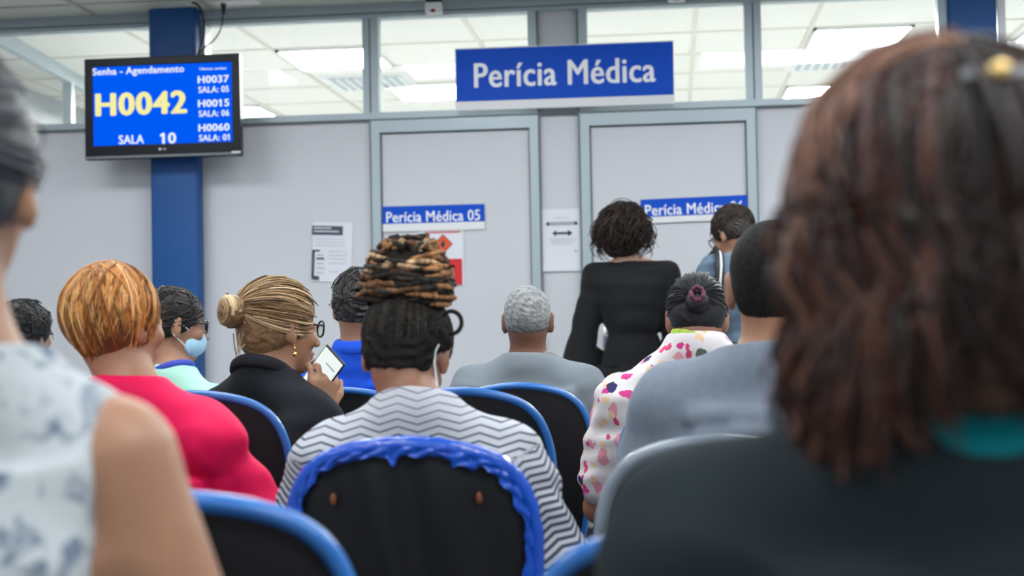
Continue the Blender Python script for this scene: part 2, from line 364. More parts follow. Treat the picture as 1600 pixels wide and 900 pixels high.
MB().box((tvx(358), -.0055, tvz(241.5)), (tvx(372), -.003, tvz(239.2))).obj('badge', M['white'], tv)
# cables and outlet
def cable(name, pts, r, lab, mt=None):
    P0 = np.array(pts, float); n = len(P0); t = np.linspace(0, n-1, n*10)
    out = []
    for q in t:   # catmull rom
        i = min(int(q), n-2); f = q-i; p0, p1, p2, p3 = P0[max(i-1, 0)], P0[i], P0[i+1], P0[min(i+2, n-1)]
        out.append(.5*((2*p1)+(-p0+p2)*f+(2*p0-5*p1+4*p2-p3)*f*f+(-p0+3*p1-3*p2+p3)*f**3))
    V, Fq, _ = tubes(np.array(out)[None], np.full((1, len(out)), r), sides=8)
    o = npmesh(name, V, Fq, mt or M['cable']); 
    if lab: tag(o, lab, 'cable')
    return o
yc = 7.66
c1 = [P(x, y_, yc) for x, y_ in ((300, 3), (309, 8), (316, 22), (319, 42), (317, 62), (311, 80), (309, 92))]; c1[0][2] = min(c1[0][2], ZC-.001)
cable('power_cable', c1, .006, 'thick dark cable hanging beside the pillar from ceiling to the television top')
c2 = [P(x, y_, yc) for x, y_ in ((348, 22), (347.5, 34), (343, 50), (333, 64), (322, 73), (312, 82), (310, 92))]
cable('signal_cable', c2, .004, 'thin dark cable curving from the ceiling outlet plug to the television')
op = P(368, 12, yc); 
o_ = empty('ceiling_outlet', (op[0], yc, ZC), label='small white outlet plate on ceiling above the television cables', cat='outlet')
MB().box((-.11, -.06, -.016), (.12, .06, 0), .004).obj('plate', M['white'], o_)
pl = P(349, 14, yc); MB().cyl((pl[0]-op[0], 0, -.012), (pl[0]-op[0]+.0, 0, pl[2]-ZC-.03), .016, .008).obj('plug', M['black'], o_, True)
# ------------------------------------------------------------------ signs
def plate(px0, py0, px1, py1, Y):
    a, b = P(px0, py0, Y), P(px1, py1, Y); return a[0], b[0], b[2], a[2]
def signboard(name, lab, cx, cz, Y, w, h, hb, txt, tw_, th_, bold, tilt=0, thick=.012, marg=0.0, tz=0, tx=0):
    r = empty(name, (cx, Y, cz), label=lab, cat='sign'); r.rotation_euler = (0, -tilt, 0)
    MB().box((-w/2, 0, -h/2), (w/2, thick, h/2), .002).obj('board', M['white'], r)
    MB().box((-w/2+marg, -.002, h/2-marg-hb), (w/2-marg, .001, h/2-marg)).obj('blue_field', M['signblue'], r)
    text(txt, 1, (tx, -.003, h/2-marg-hb/2+tz), M['signtext'], r, tw_, th_, bold); return r
ys = 7.80
A_, B_, C_, E_ = P(710, 77, ys), P(1052.5, 62, ys), P(713, 173, ys), P(1054, 162, ys)
cx = (A_[0]+B_[0]+C_[0]+E_[0])/4; wS = B_[0]-A_[0]; zt = (A_[2]+B_[2])/2; zb = (C_[2]+E_[2])/2
hbS = zt-(P(712, 160, ys)[2]+P(1054, 148, ys)[2])/2
sg = signboard('hanging_sign', 'long blue sign reading Perícia Médica above the two doors', cx, (zt+zb)/2, ys, wS, zt-zb, hbS-.008, 'Perícia Médica', wS*281/342, .130, .024, tilt=-.002, thick=.02, marg=.006, tz=-.004, tx=.002)
for q_ in (-1, 1): MB().box((q_*(wS/2-.12)-.02, .02, -.1), (q_*(wS/2-.12)+.02, D-ys-.03, .12)).obj('bracket', M['alu'], sg)
y5 = D-.016
a5, b5 = P(597.5, 323.5, y5), P(757, 318, y5); z5 = P(600, 363, y5)[2]; w5 = b5[0]-a5[0]; h5 = a5[2]-z5; hb5 = a5[2]-P(597.5, 350.5, y5)[2]
signboard('door_sign', 'blue and white door sign reading Perícia Médica 05', (a5[0]+b5[0])/2, (a5[2]+b5[2])/2-h5/2, y5, w5, h5, hb5, 'Perícia Médica 05', w5*.915, .058, .018, thick=.006, tz=-.012, tx=-.002)
a6, b6 = P(1001, 312.5, y5), P(1168, 304, y5); w6 = b6[0]-a6[0]; z6 = P(1003, 350, y5)[2]; h6 = a6[2]-z6; hb6 = a6[2]-P(1004, 340, y5)[2]
signboard('door_sign', 'blue and white door sign reading Perícia Médica 06, partly hidden by a man', (a6[0]+b6[0])/2, (a6[2]+b6[2])/2-h6/2, y5-.003, w6, h6, hb6, 'Perícia Médica 06', w6*.915, .058, .018, tilt=.018, thick=.006, tz=-.012)
# papers
def paper(name, lab, px, py_, Y, w, h, tilt):
    c = P(px, py_, Y); r = empty(name, (c[0], Y, c[2]), label=lab, cat='notice'); r.rotation_euler = (0, tilt, 0)
    n = 14; u = np.linspace(-.5, .5, n); X, Z = np.meshgrid(u*w, u*h); Yv = -.0015*np.sin(Z/h*5+X*9)-.001
    V = np.concatenate([np.stack([X, Yv, Z], -1).reshape(-1, 3), np.stack([X, Yv+.001, Z], -1).reshape(-1, 3)])
    Fq = []
    for i in range(n-1):
        for j in range(n-1):
            a = i*n+j; Fq += [(a, a+1, a+n+1, a+n), (n*n+a, n*n+a+n, n*n+a+n+1, n*n+a+1)]
    npmesh('sheet', V, Fq, M['paper'], r); return r
def bars(r, items, mt, nm='lettering'):
    b = MB()
    for x0, z0, x1, z1 in items: b.box((min(x0, x1), -.0052, min(z0, z1)), (max(x0, x1), -.0042, max(z0, z1)))
    b.obj(nm, mt, r)
def words(x0, x1, z, h=.0035, seed=0):
    rr = random.Random(seed); out = []; x = x0
    while x < x1-.006:
        l = rr.uniform(.006, .018); out.append((x, z-h/2, min(x+l, x1), z+h/2)); x += l+.004
    return out
yp = D-.006
n1 = paper('printed_notice', 'white printed notice with dark header box taped left of the first door', 519, 394, yp, .222, .325, .045)
k = .222/62.0; q = lambda px, py_: ((px-519)*k, (394-py_)*k)
def R4(x0, y0, x1, y1): a, b_ = q(x0, y0), q(x1, y1); return (a[0], a[1], b_[0], b_[1])
bars(n1, [R4(487, 354, 535, 368)], M['navyink'], 'header_box'); 
bars(n1, [R4(488, 391, 492, 434), R4(488, 391, 500, 393.5), R4(489, 431, 500, 437), R4(495, 403, 507, 405.5)], M['navyink'], 'bracket_mark')
it = []
for j, yy in enumerate((357.5, 362.5)): 
    it += [(a, b_-.001, c_, d_+.001) for a, b_, c_, d_ in words(q(490, yy)[0], q(518+j*12, yy)[0], q(0, yy)[1], .006, j)]
b = MB()
for x0, z0, x1, z1 in it: b.box((x0, -.0062, z0), (x1, -.0052, z1))
b.obj('header_lettering', M['paper'], n1)
it = []
for j, yy in enumerate((374, 379, 384)): it += words(q(492, yy)[0], q(540, yy)[0], q(0, yy)[1], .003, j+3)
for j, yy in enumerate((393, 399, 404, 411)): it += words(q(514, yy)[0], q(542, yy)[0], q(0, yy)[1], .003, j+9)
for j, yy in enumerate((399, 412, 419, 426)): it += words(q(496, yy)[0], q(508, yy)[0], q(0, yy)[1], .006, j+19)
it += words(q(516, 424)[0], q(531, 424)[0], q(0, 424)[1], .004, 33)
bars(n1, it, M['greyink'])
n2 = paper('printed_notice', 'white notice with a double-headed black arrow, taped between the two doors', 879.5, 375, yp-.006, .222, .335, .0)
k2 = .222/63.; q = lambda px, py_: ((px-879.5)*k2, (375-py_)*k2)
bars(n2, [R4(856, 347, 901, 352.5)], M['greyink'], 'heading_bar')
for x_ in (857, 900): MB().cyl((q(x_, 350)[0], -.0045, q(x_, 350)[1]), (q(x_, 350)[0], -.0065, q(x_, 350)[1]), .009).obj('dot', M['ink'], n2)
ar = [(863.5, 364.5), (870, 359.5), (869, 363), (888, 363), (887, 359.5), (895, 364.5), (887, 369.5), (888, 366), (869, 366), (870, 369.5)]
MB().poly([(q(*p)[0], -.0045, q(*p)[1]) for p in ar], .001).obj('arrow', M['ink'], n2)
text('ATENÇÃO', 1, (q(878, 341)[0], -.0048, q(878, 341)[1]), M['greyink'], n2, .08, .009, .0)
it = []
for j, yy in enumerate((374, 377.5, 381)): it += words(q(858+j*3, yy)[0], q(901-j*4, yy)[0], q(0, yy)[1], .003, j+43)
bars(n2, it+[R4(897, 391, 902, 393)], M['greyink'])
n3 = paper('safety_poster', 'white poster with orange flame diamond and red block on the first door', 690, 404, yp-.004, .245, .30, .0)
k3 = 1/291.; q = lambda px, py_: ((px-690)*k3, (404-py_)*k3)
bars(n3, [R4(664, 361.5, 720, 363.5)], M['red'], 'red_line'); 
bars(n3, [R4(672, 405, 722.5, 446)], M['red'], 'red_block')
def diam(cx, cy, s, m, yy, nm): MB().poly([(q(cx-s, cy)[0], yy, q(cx, cy)[1]), (q(cx, cy)[0], yy, q(cx, cy-s)[1]), (q(cx+s, cy)[0], yy, q(cx, cy)[1]), (q(cx, cy)[0], yy, q(cx, cy+s)[1])], .001).obj(nm, m, n3)
diam(693, 381, 15.5, M['darkred'], -.004, 'diamond_border'); diam(693, 381, 13.5, M['orange'], -.0052, 'diamond')
fl = [(691, 386), (689, 382), (690, 378), (692, 380), (693, 374), (696, 379), (696, 383), (694, 386.5)]
MB().poly([(q(*p)[0], -.0064, q(*p)[1]) for p in fl], .001).obj('flame', M['ink'], n3)
# small ceiling devices
def device(px, py_, Y, s, lab):
    c = P(px, py_, Y); r = empty('motion_sensor', (c[0], Y, c[2]), label=lab, cat='sensor')
    h = MB(); h.box((-.045*s, -.03, -.03), (.045*s, .03, .03), .012); h.obj('housing', M['white'], r, True)
    MB().box((-.04*s, -.025, .028), (.04*s, .025, ZC-c[2]), .002).obj('ceiling_mount', M['black'], r)
    MB().sph((0, -.03, -.018), (.014, .008, .009)).obj('red_lens', M['darkred'], r, True)
device(678, 13, 7.7, 1, 'small white sensor with dark red lens hung above the first door')
device(1057, -6, 7.7, 1, 'white sensor with red lens at the top edge above the second door')
# ------------------------------------------------------------------ signed-distance modelling
def smin(a, b, k):
    if k <= 0: return np.minimum(a, b)
    h = np.clip(.5+.5*(b-a)/k, 0, 1); return b+(a-b)*h-k*h*(1-h)
class Vol:
    def __init__(s, lo, hi, h):
        s.lo = np.array(lo, np.float32); s.h = h; s.n = np.ceil((np.array(hi)-s.lo)/h).astype(int)+1; s.d = np.full(s.n, .5, np.float32)
    def blk(s, lo, hi):
        i0 = np.clip(((lo-s.lo)/s.h).astype(int)-1, 0, s.n-1); i1 = np.clip(((hi-s.lo)/s.h).astype(int)+2, 1, s.n)
        if (i1 <= i0).any(): return None, None
        sl = tuple(slice(a, b) for a, b in zip(i0, i1)); ax = [s.lo[i]+s.h*np.arange(i0[i], i1[i], dtype=np.float32) for i in range(3)]
        return sl, np.stack(np.meshgrid(*ax, indexing='ij'), -1)
    def op(s, f, c, r, k, sub, T=None):
        c = np.asarray(c, float); 
        if T is not None: cw = T[0]@c*T[2]+T[1]; r = r*T[2]
        else: cw = c
        m = r+k+.03; sl, p = s.blk(cw-m, cw+m)
        if sl is None: return s
        if T is not None: p = ((p-T[1].astype(np.float32))@T[0].astype(np.float32))/T[2]; 
        v = f(p)*(T[2] if T is not None else 1)
        s.d[sl] = -smin(-s.d[sl], v, k) if sub else smin(s.d[sl], v, k); return s
    def ell(s, c, r, k=.01, T=None, sub=False, rot=None):
        c = np.array(c, np.float32); r = np.array(r if hasattr(r, '__len__') else (r, r, r), np.float32)
        Rm = None if rot is None else np.array(Euler(rot).to_matrix(), np.float32)
        def f(p):
            q = p-c
            if Rm is not None: q = q@Rm
            k0 = np.sqrt(((q/r)**2).sum(-1)); k1 = np.sqrt(((q/r**2)**2).sum(-1)); return k0*(k0-1)/np.maximum(k1, 1e-6)
        return s.op(f, c, r.max(), k, sub, T)
    def cap(s, a, b, ra, rb=None, k=.01, T=None, sub=False, flat=None):
        a = np.array(a, np.float32); b = np.array(b, np.float32); rb = ra if rb is None else rb; ab = b-a; L = float(ab@ab)+1e-9
        def f(p):
            q = p-a; t = np.clip((q@ab)/L, 0, 1); return np.sqrt(((q-t[..., None]*ab)**2).sum(-1))-(ra+(rb-ra)*t)
        return s.op(f, (a+b)/2, math.sqrt(L)/2+max(ra, rb), k, sub, T)
    def loft(s, tab, k=.02, sub=False, p=2.3):
        """tab rows: z, halfwidth, halfdepth, xc, yc"""
        tab = np.array(sorted(tab)); z0, z1 = tab[0, 0], tab[-1, 0]
        def f(q):
            z = q[..., 2][0, 0]; w, d, xc, yc = [np.interp(z, tab[:, 0], tab[:, i]).astype(np.float32) for i in (1, 2, 3, 4)]
            x = np.abs(q[..., 0]-xc)/w; y = np.abs(q[..., 1]-yc)/d; e = (x**p+y**p)**(1/p)
            return np.maximum((e-1)*np.minimum(w, d), np.maximum(z0-q[..., 2], q[..., 2]-z1))
        c = np.array([tab[:, 3].mean(), tab[:, 4].mean(), (z0+z1)/2]); r = math.hypot((z1-z0)/2, max(tab[:, 1].max(), tab[:, 2].max()))
        return s.op(f, c, r, k, sub)
    def ridge(s, xz, r=.010, k=.022, sink=.002, side=-1):
        P_ = []
        for x, z in xz:   # find the back surface
            i, l = int(round((x-s.lo[0])/s.h)), int(round((z-s.lo[2])/s.h))
            if not (0 <= i < s.n[0] and 0 <= l < s.n[2]): continue
            c = np.where(s.d[i, :, l] < 0)[0]
            if len(c): P_.append((s.lo[0]+i*s.h, s.lo[1]+s.h*c[0]+sink, s.lo[2]+l*s.h))
        for a, b in zip(P_[:-1], P_[1:]): s.cap(a, b, r, r, k)
        return s
    def cut(s, pt, n, k=.004, T=None):
        """remove everything on the +n side of plane through pt"""
        n = np.array(n, float); n /= np.linalg.norm(n); pt = np.array(pt, float)
        if T is not None: pt = T[0]@pt*T[2]+T[1]; n = T[0]@n
        X = [s.lo[i]+s.h*np.arange(s.n[i], dtype=np.float32) for i in range(3)]
        v = (n[0]*(X[0]-pt[0]))[:, None, None]+(n[1]*(X[1]-pt[1]))[None, :, None]+(n[2]*(X[2]-pt[2]))[None, None, :]
        s.d = -smin(-s.d, -v.astype(np.float32), k); return s
    def noise(s, amp, lam, seed=0, stretch=(1, 1, 1), n=5, fn=None):
        r = np.random.default_rng(seed); m = np.argwhere(np.abs(s.d) < amp*2.5+s.h*2)
        p = (s.lo+s.h*m)/np.array(stretch); v = np.zeros(len(m))
        w = .6*np.sin(p@r.normal(0, 1, 3)*2*PI/lam/1.7+1.3)
        for i in range(n):
            kv = r.normal(0, 1, 3); kv *= 2*PI/lam/np.linalg.norm(kv)*r.uniform(.6, 1.6); v += np.sin(p@kv+r.uniform(0, 6)+w*2)
        v *= amp/math.sqrt(n)
        if fn is not None: v = v*fn(s.lo+s.h*m)
        s.d[tuple(m.T)] += v.astype(np.float32); return s
    def mesh(s):
        d = s.d.copy()
        for ax in range(3):
            for e in (0, -1):
                sl = [slice(None)]*3; sl[ax] = e; d[tuple(sl)] = np.maximum(d[tuple(sl)], 1e-4)
        ins = d < 0; nx, ny, nz = [v-1 for v in d.shape]
        cnt = np.zeros((nx, ny, nz), np.int8)
        for i in (0, 1):
            for j in (0, 1):
                for l in (0, 1): cnt += ins[i:i+nx, j:j+ny, l:l+nz]
        act = np.argwhere((cnt > 0) & (cnt < 8)); idx = np.full((nx, ny, nz), -1, np.int32); idx[tuple(act.T)] = np.arange(len(act))
        cv = {}; 
        for o in np.ndindex(2, 2, 2): cv[o] = d[act[:, 0]+o[0], act[:, 1]+o[1], act[:, 2]+o[2]]
        acc = np.zeros((len(act), 3)); num = np.zeros(len(act))
        for ax in range(3):
            for o in np.ndindex(2, 2):
                a = list(o); a.insert(ax, 0); b = list(o); b.insert(ax, 1); va, vb = cv[tuple(a)], cv[tuple(b)]
                m = (va < 0) != (vb < 0); t = np.where(m, va/np.where(m, va-vb, 1), 0)
                pos = np.array(a, float)[None]+0*acc; pos[:, ax] = t; acc += pos*m[:, None]; num += m
        V = s.lo+s.h*(act+acc/num[:, None]); Fs = []
        for ax in range(3):
            a = [slice(None)]*3; b = [slice(None)]*3; a[ax] = slice(0, -1); b[ax] = slice(1, None)
            ia, ib = ins[tuple(a)], ins[tuple(b)]; e = np.argwhere(ia != ib); u, w = (ax+1) % 3, (ax+2) % 3
            ok = (e[:, u] > 0) & (e[:, w] > 0) & (e[:, u] < d.shape[u]-1) & (e[:, w] < d.shape[w]-1); e = e[ok]
            fl = ia[tuple(e.T)]; q = []
            for du, dw in ((-1, -1), (0, -1), (0, 0), (-1, 0)):
                c = e.copy(); c[:, u] += du; c[:, w] += dw; q.append(idx[tuple(c.T)])
            q = np.stack(q, 1); q[~fl] = q[~fl][:, ::-1]; Fs.append(q)
        return V, np.concatenate(Fs)
    def obj(s, name, mt, parent, attrs=None, relax=1):
        V, Fq = s.mesh()
        if len(V) == 0: print('EMPTY VOL', name); return None
        for _ in range(relax):   # light Laplacian
            A = np.zeros_like(V); n = np.zeros(len(V))
            for i in range(4):
                for j in (1, 3): np.add.at(A, Fq[:, i], V[Fq[:, (i+j) % 4]]); np.add.at(n, Fq[:, i], 1)
            V = V*.5+.5*A/np.maximum(n, 1)[:, None]
        at = attrs(V) if attrs else None
        return npmesh(name, V, Fq, mt, parent, attrs=at)
def rotm(yaw=0, pitch=0, roll=0): return np.array(Euler((pitch, roll, yaw), 'XYZ').to_matrix())
# ------------------------------------------------------------------ chairs
def chair(px, Y, ztop_px, label, w=.40, rim='rimblue', rimr=.011, rz=0, film=False, first=[None]):
    c = P(px, 600, Y); zt = P(px, ztop_px, Y)[2]-rimr*.6
    zb = .47
    def outline(sc=1.0, n=15):
        hw = w/2; H = zt-zb; L = []
        rr = [(-.80, 0), (-.88, .18), (-.95, .36), (-.99, .52), (-1.0, .62), (-.985, .70), (-.95, .775), (-.89, .845), (-.80, .90), (-.68, .94), (-.52, .968), (-.34, .985), (-.17, .996), (0, 1.0)]
        R_ = rr+[(-x, z) for x, z in rr[-2::-1]]
        return [(x*hw, zb+z*H) for x, z in R_]
    O = np.array(outline())
    # resample smoothly
    t = np.linspace(0, len(O)-1, 90); O = np.stack([np.interp(t, np.arange(len(O)), O[:, i]) for i in (0, 1)], 1)
    for _ in range(6): O[1:-1] = O[1:-1]*.5+(O[:-2]+O[2:])*.25
    bend = lambda x, z: -.045*(1-(x/(w/2))**2) - .10*(z-zb)  # curved round the sitter's back and reclined
    r = empty('waiting_chair', (c[0], Y, 0), rz, label, 'chair', 'blue-rimmed waiting room chairs')
    cz = (zb+zt)/2-.02; n = len(O); rings = 9
    def shellside(off, bulge, name, m, fold=None):
        V = []; 
        for k in range(rings+1):
            s = k/rings
            for x, z in O:
                X = x*s; Z = cz+(z-cz)*s; y = bend(X, Z)+off+bulge*(1-s**4)
                if fold: y += fold(X, Z)*(1-s**3)
                V.append((X, y, Z))
        Fq = []
        for k in range(rings):
            for i in range(n-1): a = k*n+i; Fq.append((a, a+1, a+n+1, a+n) if off < 0 else (a, a+n, a+n+1, a+1))
            a = k*n+n-1; b = k*n; Fq.append((a, b, b+n, a+n) if off < 0 else (a, a+n, b+n, b))
        return npmesh(name, V, Fq, m, r)
    fold = (lambda x, z: .007*np.sin(x*58+1.2*np.sin(z*9))+.004*np.sin(x*131+z*14)) if film else None
    bo = shellside(-.004, -.012, 'back_cover', M['upholstery'], fold)
    shellside(.004, .032, 'backrest_cushion', M['upholstery'])
    ang = np.arange(14)*2*PI/14; 
    path = np.stack([O[:, 0], bend(O[:, 0], O[:, 1])+.002, O[:, 1]], 1)
    if film:
        V, Fq = sweep(path, np.stack([np.cos(ang)*rimr*1.25, np.sin(ang)*rimr*1.1], 1))
        V += rng.normal(0, .0006, V.shape)
    else: V, Fq = sweep(path, np.stack([np.cos(ang)*rimr, np.sin(ang)*rimr*1.35], 1))
    ro = npmesh('rim', V, Fq, M['rimfilm' if film else rim], r)
    if film:   # torn edge of the plastic film folded over the back
        m = 150; t = np.linspace(0, len(O)-1.01, m); V = []; rows = 5; fj = np.repeat(rng.uniform(-.003, .004, 50), 3)
        X = np.interp(t, np.arange(len(O)), O[:, 0]); Z = np.interp(t, np.arange(len(O)), O[:, 1])
        for k in range(rows):
            for i in range(m):
                wdt = .013+.003*math.sin(i*.19)+.003*math.sin(i*.71+2)+fj[i]+(.014 if 88 < i < 96 else .012 if 70 < i < 73 else 0)
                s = k/(rows-1); dx, dz = -X[i], cz-Z[i]; L = math.hypot(dx, dz); e = wdt*s/L
                x, z = X[i]+dx*e, Z[i]+dz*e
                V.append((x, bend(x, z)-.016-.003*math.sin(i*.9+k*1.7)-.002*math.sin(i*2.3), z))
        Fq = [(k*m+i, k*m+i+1, (k+1)*m+i+1, (k+1)*m+i) for k in range(rows-1) for i in range(m-1)]
        npmesh('plastic_film', V, Fq, M['rimfilm'], r)
        for sx in (-1, 1):
            b = MB(); b.sph((sx*.118, bend(.118, zt-.10)-.018, zt-.085), (.005, .004, .010)); b.obj('bolt', M['rust'], r, True)
    # seat
    sw_ = w*.52; y0, y1 = .03, .43
    b = MB(); b.box((-sw_, y0, .405), (sw_, y1, .452), .022); b.obj('seat_cushion', M['upholstery'], r, True)
    b = MB(); b.box((-sw_-.012, y0-.012, .385), (sw_+.012, y1+.012, .418), .014); b.obj('seat_shell', M['rimblue'], r, True)
    b = MB(); b.box((-.09, -.07, .395), (.09, .2, .41), .004); b.box((-.09, -.075, .395), (.09, -.058, .62), .004); b.obj('back_bracket', M['blackmetal'], r)
    for sx in (-1, 1):
        for ly, ty_ in ((.07, -.02), (.38, .42)):
            MB().cyl((sx*.14, ly, .40), (sx*.18, ty_, .012), .013).cyl((sx*.18, ty_, 0), (sx*.18, ty_, .02), .017).obj('leg', M['blackmetal'], r, True)
    return r
# ------------------------------------------------------------------ people
SK = dict(dark=(.17, .075, .045), brown=(.27, .125, .075), tan=(.36, .18, .105), light=(.56, .33, .24), deep=(.115, .05, .032))
skinm = {k: mat('skin_'+k, v, .48, var=(14, .10), bump=(220, .15)) for k, v in SK.items()}
def cloth(n, c, rough=.88, **k): return mat(n, c, rough, bump=k.pop('bump', (420, .25)), sheen=k.pop('sheen', 0), spec=.25, **k)
def hairm(n, rough=.42, spec=.35, bump=(500, .3)): return mat(n, (.1, .1, .1), rough, spec=spec, attr='col', bump=bump)
M['hair'] = hairm('hair'); M['hair_matte'] = hairm('hair_matte', .7, .12)
def solid_attr(c, j=.25, lam=.02, seed=3):
    def f(V):
        r = np.random.default_rng(seed); v = np.zeros(len(V))
        for i in range(5):
            k = r.normal(0, 1, 3); k *= 2*PI/max(lam, .018)/np.linalg.norm(k); v += .6*np.sin(V@k+r.uniform(0, 6)+np.sin(V@k[::-1]*.6))
        v += r.normal(0, 1, len(V))
        return {'col': np.clip(np.array(c)[None]*(1+j*v/2.2)[:, None], 0, 1)}
    return f
class Person:
    def __init__(s, label, px, Y, yaw=0, skin='brown', h=.006, seated=True, sw=.20, sh=.97, nb=1.02, head=None, hyaw=0, hpitch=0, hroll=0, hs=1.0,
                 lean=0, wide=1.0, arms=None, nr=.056, legs='trousers', trous=None, shoe=None, name='person', headface=True, knee=.27):
        s.Y = Y; w = P(px, 510, Y); s.yaw = yaw; s.o = np.array([w[0], Y, 0]); s.h = h; s.seated = seated
        sh -= .055 if seated else 0; s.root = empty(name, (w[0], Y, 0), yaw, label, 'person'); s.skin = skinm[skin]; s.sw, s.sh, s.nb = sw, sh, nb; s.nr = nr; s.wide = wide
        s.Ri = rotm(-yaw); s.lean = lean; s.hs = hs
        s.N = np.array([0, lean, nb]); hc = head if head is not None else (0, lean+.03, nb+.145)
        s.T = (rotm(hyaw, hpitch, hroll), np.array(hc, float), hs)
        A = arms or {}
        d = lambda k, v: np.array(A.get(k, v), float)
        s.S = {-1: d('SL', (-sw+.035, lean, sh)), 1: d('SR', (sw-.035, lean, sh))}
        s.E = {-1: d('EL', (-sw-.03, lean+.10, sh-.28)), 1: d('ER', (sw+.03, lean+.10, sh-.28))}
        s.Wr = {-1: d('WL', (-.12, lean+.15, .655)), 1: d('WR', (.12, lean+.15, .655))}
        s.armr = A.get('r', 1.0)
        if seated: z0, L = .44, lean; s.tab = [(.480, .17*wide, .12, 0, -.01), (.52, .175*wide, .125, 0, -.01), (.66, .155*wide, .115, 0, L*.3), (.80, (sw-.045)*wide, .115, 0, L*.6), (sh-.09, (sw-.025), .11, 0, L*.9), (sh-.01, (sw-.055), .085, 0, L)]
        else: s.tab = [(.80, .165*wide, .105, 0, 0), (.90, .17*wide, .115, 0, 0), (1.04, .125*wide, .09, 0, 0), (sh-.16, (sw-.06), .105, 0, 0), (sh-.07, (sw-.04), .10, 0, 0), (sh, (sw-.06), .075, 0, 0)]
        s.legs_pts = []
        for q in (-1, 1):
            if seated: s.legs_pts.append([(q*.085, 0, .560), (q*.115, knee, .535), (q*.115, knee-.06, .09)])
            else: s.legs_pts.append([(q*.085, 0, .84), (q*.085, .01, .46), (q*.085, -.01, .08)])
        if seated: s.lo = (-sw-.16, -.26, 0); s.hi = (sw+.16, .66, 1.5)
        else: s.lo = (-sw-.16, -.24, 0); s.hi = (sw+.16, .36, 1.75)
        s.lo = np.minimum(s.lo, np.array(hc)-.2); s.hi = np.maximum(s.hi, np.array(hc)+.2)
        s.body(headface)
        if legs: s.trousers(trous or M['trouser'], shoe or M['shoe'])
    def L(s, px, py, dy=0): return s.Ri@(P(px, py, s.Y+dy)-s.o)
    def tw(s, p): return s.T[0]@(np.array(p)*s.hs)+s.T[1]
    def head(s, v):
        T = s.T
        v.ell((0, -.012, .03), (.074, .095, .084), .01, T).ell((0, .03, -.03), (.058, .063, .08), .035, T).ell((0, .066, -.092), (.024, .022, .020), .03, T)
        v.ell((0, -.045, -.02), (.058, .045, .055), .03, T)
        v.cap((0, .09, .005), (0, .110, -.030), .007, .012, .012, T).ell((.011, .1, -.034), .007, .006, T).ell((-.011, .1, -.034), .007, .006, T)
        for q in (-1, 1):
            v.ell((q*.03, .098, .008), (.017, .012, .011), .012, T, sub=True).ell((q*.03, .078, .007), .0125, .004, T)
            v.ell((q*.036, .072, -.025), (.02, .016, .015), .02, T)
            v.ell((q*.080, -.008, -.005), (.010, .020, .033), .006, T, rot=(-.15, 0, -q*.5)); v.ell((q*.091, .004, -.002), (.006, .012, .020), .004, T, sub=True, rot=(-.15, 0, -q*.5))
            v.ell((q*.078, .0, -.034), (.008, .010, .010), .006, T)
        v.ell((0, .094, -.058), (.024, .009, .006), .005, T).ell((0, .092, -.070), (.020, .009, .006), .006, T).ell((0, .103, -.0635), (.020, .006, .0015), .003, T, sub=True)
        a = s.tw((0, -.022, -.055)); v.cap(s.N-[0, -.02, .03], a, s.nr, s.nr, .025)
    def hand(s, v, w, d, n, side, curl=.5):
        w = np.array(w, float); d = np.array(d, float); d /= np.linalg.norm(d); n = np.array(n, float); n -= d*(n@d); n /= np.linalg.norm(n); x = np.cross(d, n)*side
        v.cap(w-d*.02, w+d*.02, .024, .024, .02)
        for i, (off, ln) in enumerate(((-.031, .066), (-.010, .074), (.011, .070), (.031, .055))):
            kn = w+d*.088+x*off*1.0; v.cap(w+d*.025+x*off*.6, kn, .0135, .0115, .012)
            p = kn; a = curl*.5
            for sg, f in enumerate((.45, .32, .23)):
                dd = d*math.cos(a)+n*math.sin(a)+x*off*.8; dd /= np.linalg.norm(dd); e = p+dd*ln*f*1.25
                v.cap(p, e, .0092-sg*.0008, .0086-sg*.0008, .003); p = e; a += curl
        b = w+d*.03-x*.028; k1 = b-x*.024+d*.032+n*.012; k2 = k1+d*.030+n*.016-x*.004; v.cap(b, k1, .014, .011, .012).cap(k1, k2, .0105, .0085, .004)
    def body(s, face):
        v = Vol(s.lo, s.hi, s.h); v.loft([(a, b-.012, c-.012, x, y) for a, b, c, x, y in s.tab])
        for q in (-1, 1):
            v.cap(s.N-[0, 0, .02], s.S[q], .045, .045, .04); ar = s.armr
            v.cap(s.S[q], s.E[q], .047*ar, .039*ar, .02).cap(s.E[q], s.Wr[q], .038*ar, .026*ar, .015)
            f = s.Wr[q]-s.E[q]; hd = getattr(s, 'hp', {}).get(q)
            s.hand(v, s.Wr[q], f*[1, 1, .6], (0, 0, -1), q, .35)
        for l in s.legs_pts: v.cap(l[0], l[1], .07, .05, .03).cap(l[1], l[2], .05, .035, .02).cap((l[2][0], l[2][1], .05), (l[2][0], l[2][1]+.13, .035), .034, .028, .02)
        s.head(v); s.vbody = v; s.bodyobj = v.obj('body', s.skin, s.root)
    def trousers(s, m, shoe):
        v = Vol(s.lo, (s.hi[0], s.hi[1], 1.0), max(s.h, .009)); T = [(a, b+.006, c+.006, x, y) for a, b, c, x, y in s.tab if a < (.7 if s.seated else 1.0)]; v.loft(T)
        for l in s.legs_pts: v.cap(l[0], l[1], .088, .066, .03).cap(l[1], l[2], .066, .05, .02)
        v.noise(.004, .09, 5); v.obj('trousers', m, s.root)
        for l in s.legs_pts:
            u = Vol((l[2][0]-.09, l[2][1]-.12, 0), (l[2][0]+.09, l[2][1]+.24, .16), .008)
            u.cap((l[2][0], l[2][1]-.01, .06), (l[2][0], l[2][1]+.14, .045), .045, .038, .02).cut((0, 0, .012), (0, 0, -1), .004); u.obj('shoe', shoe, s.root)
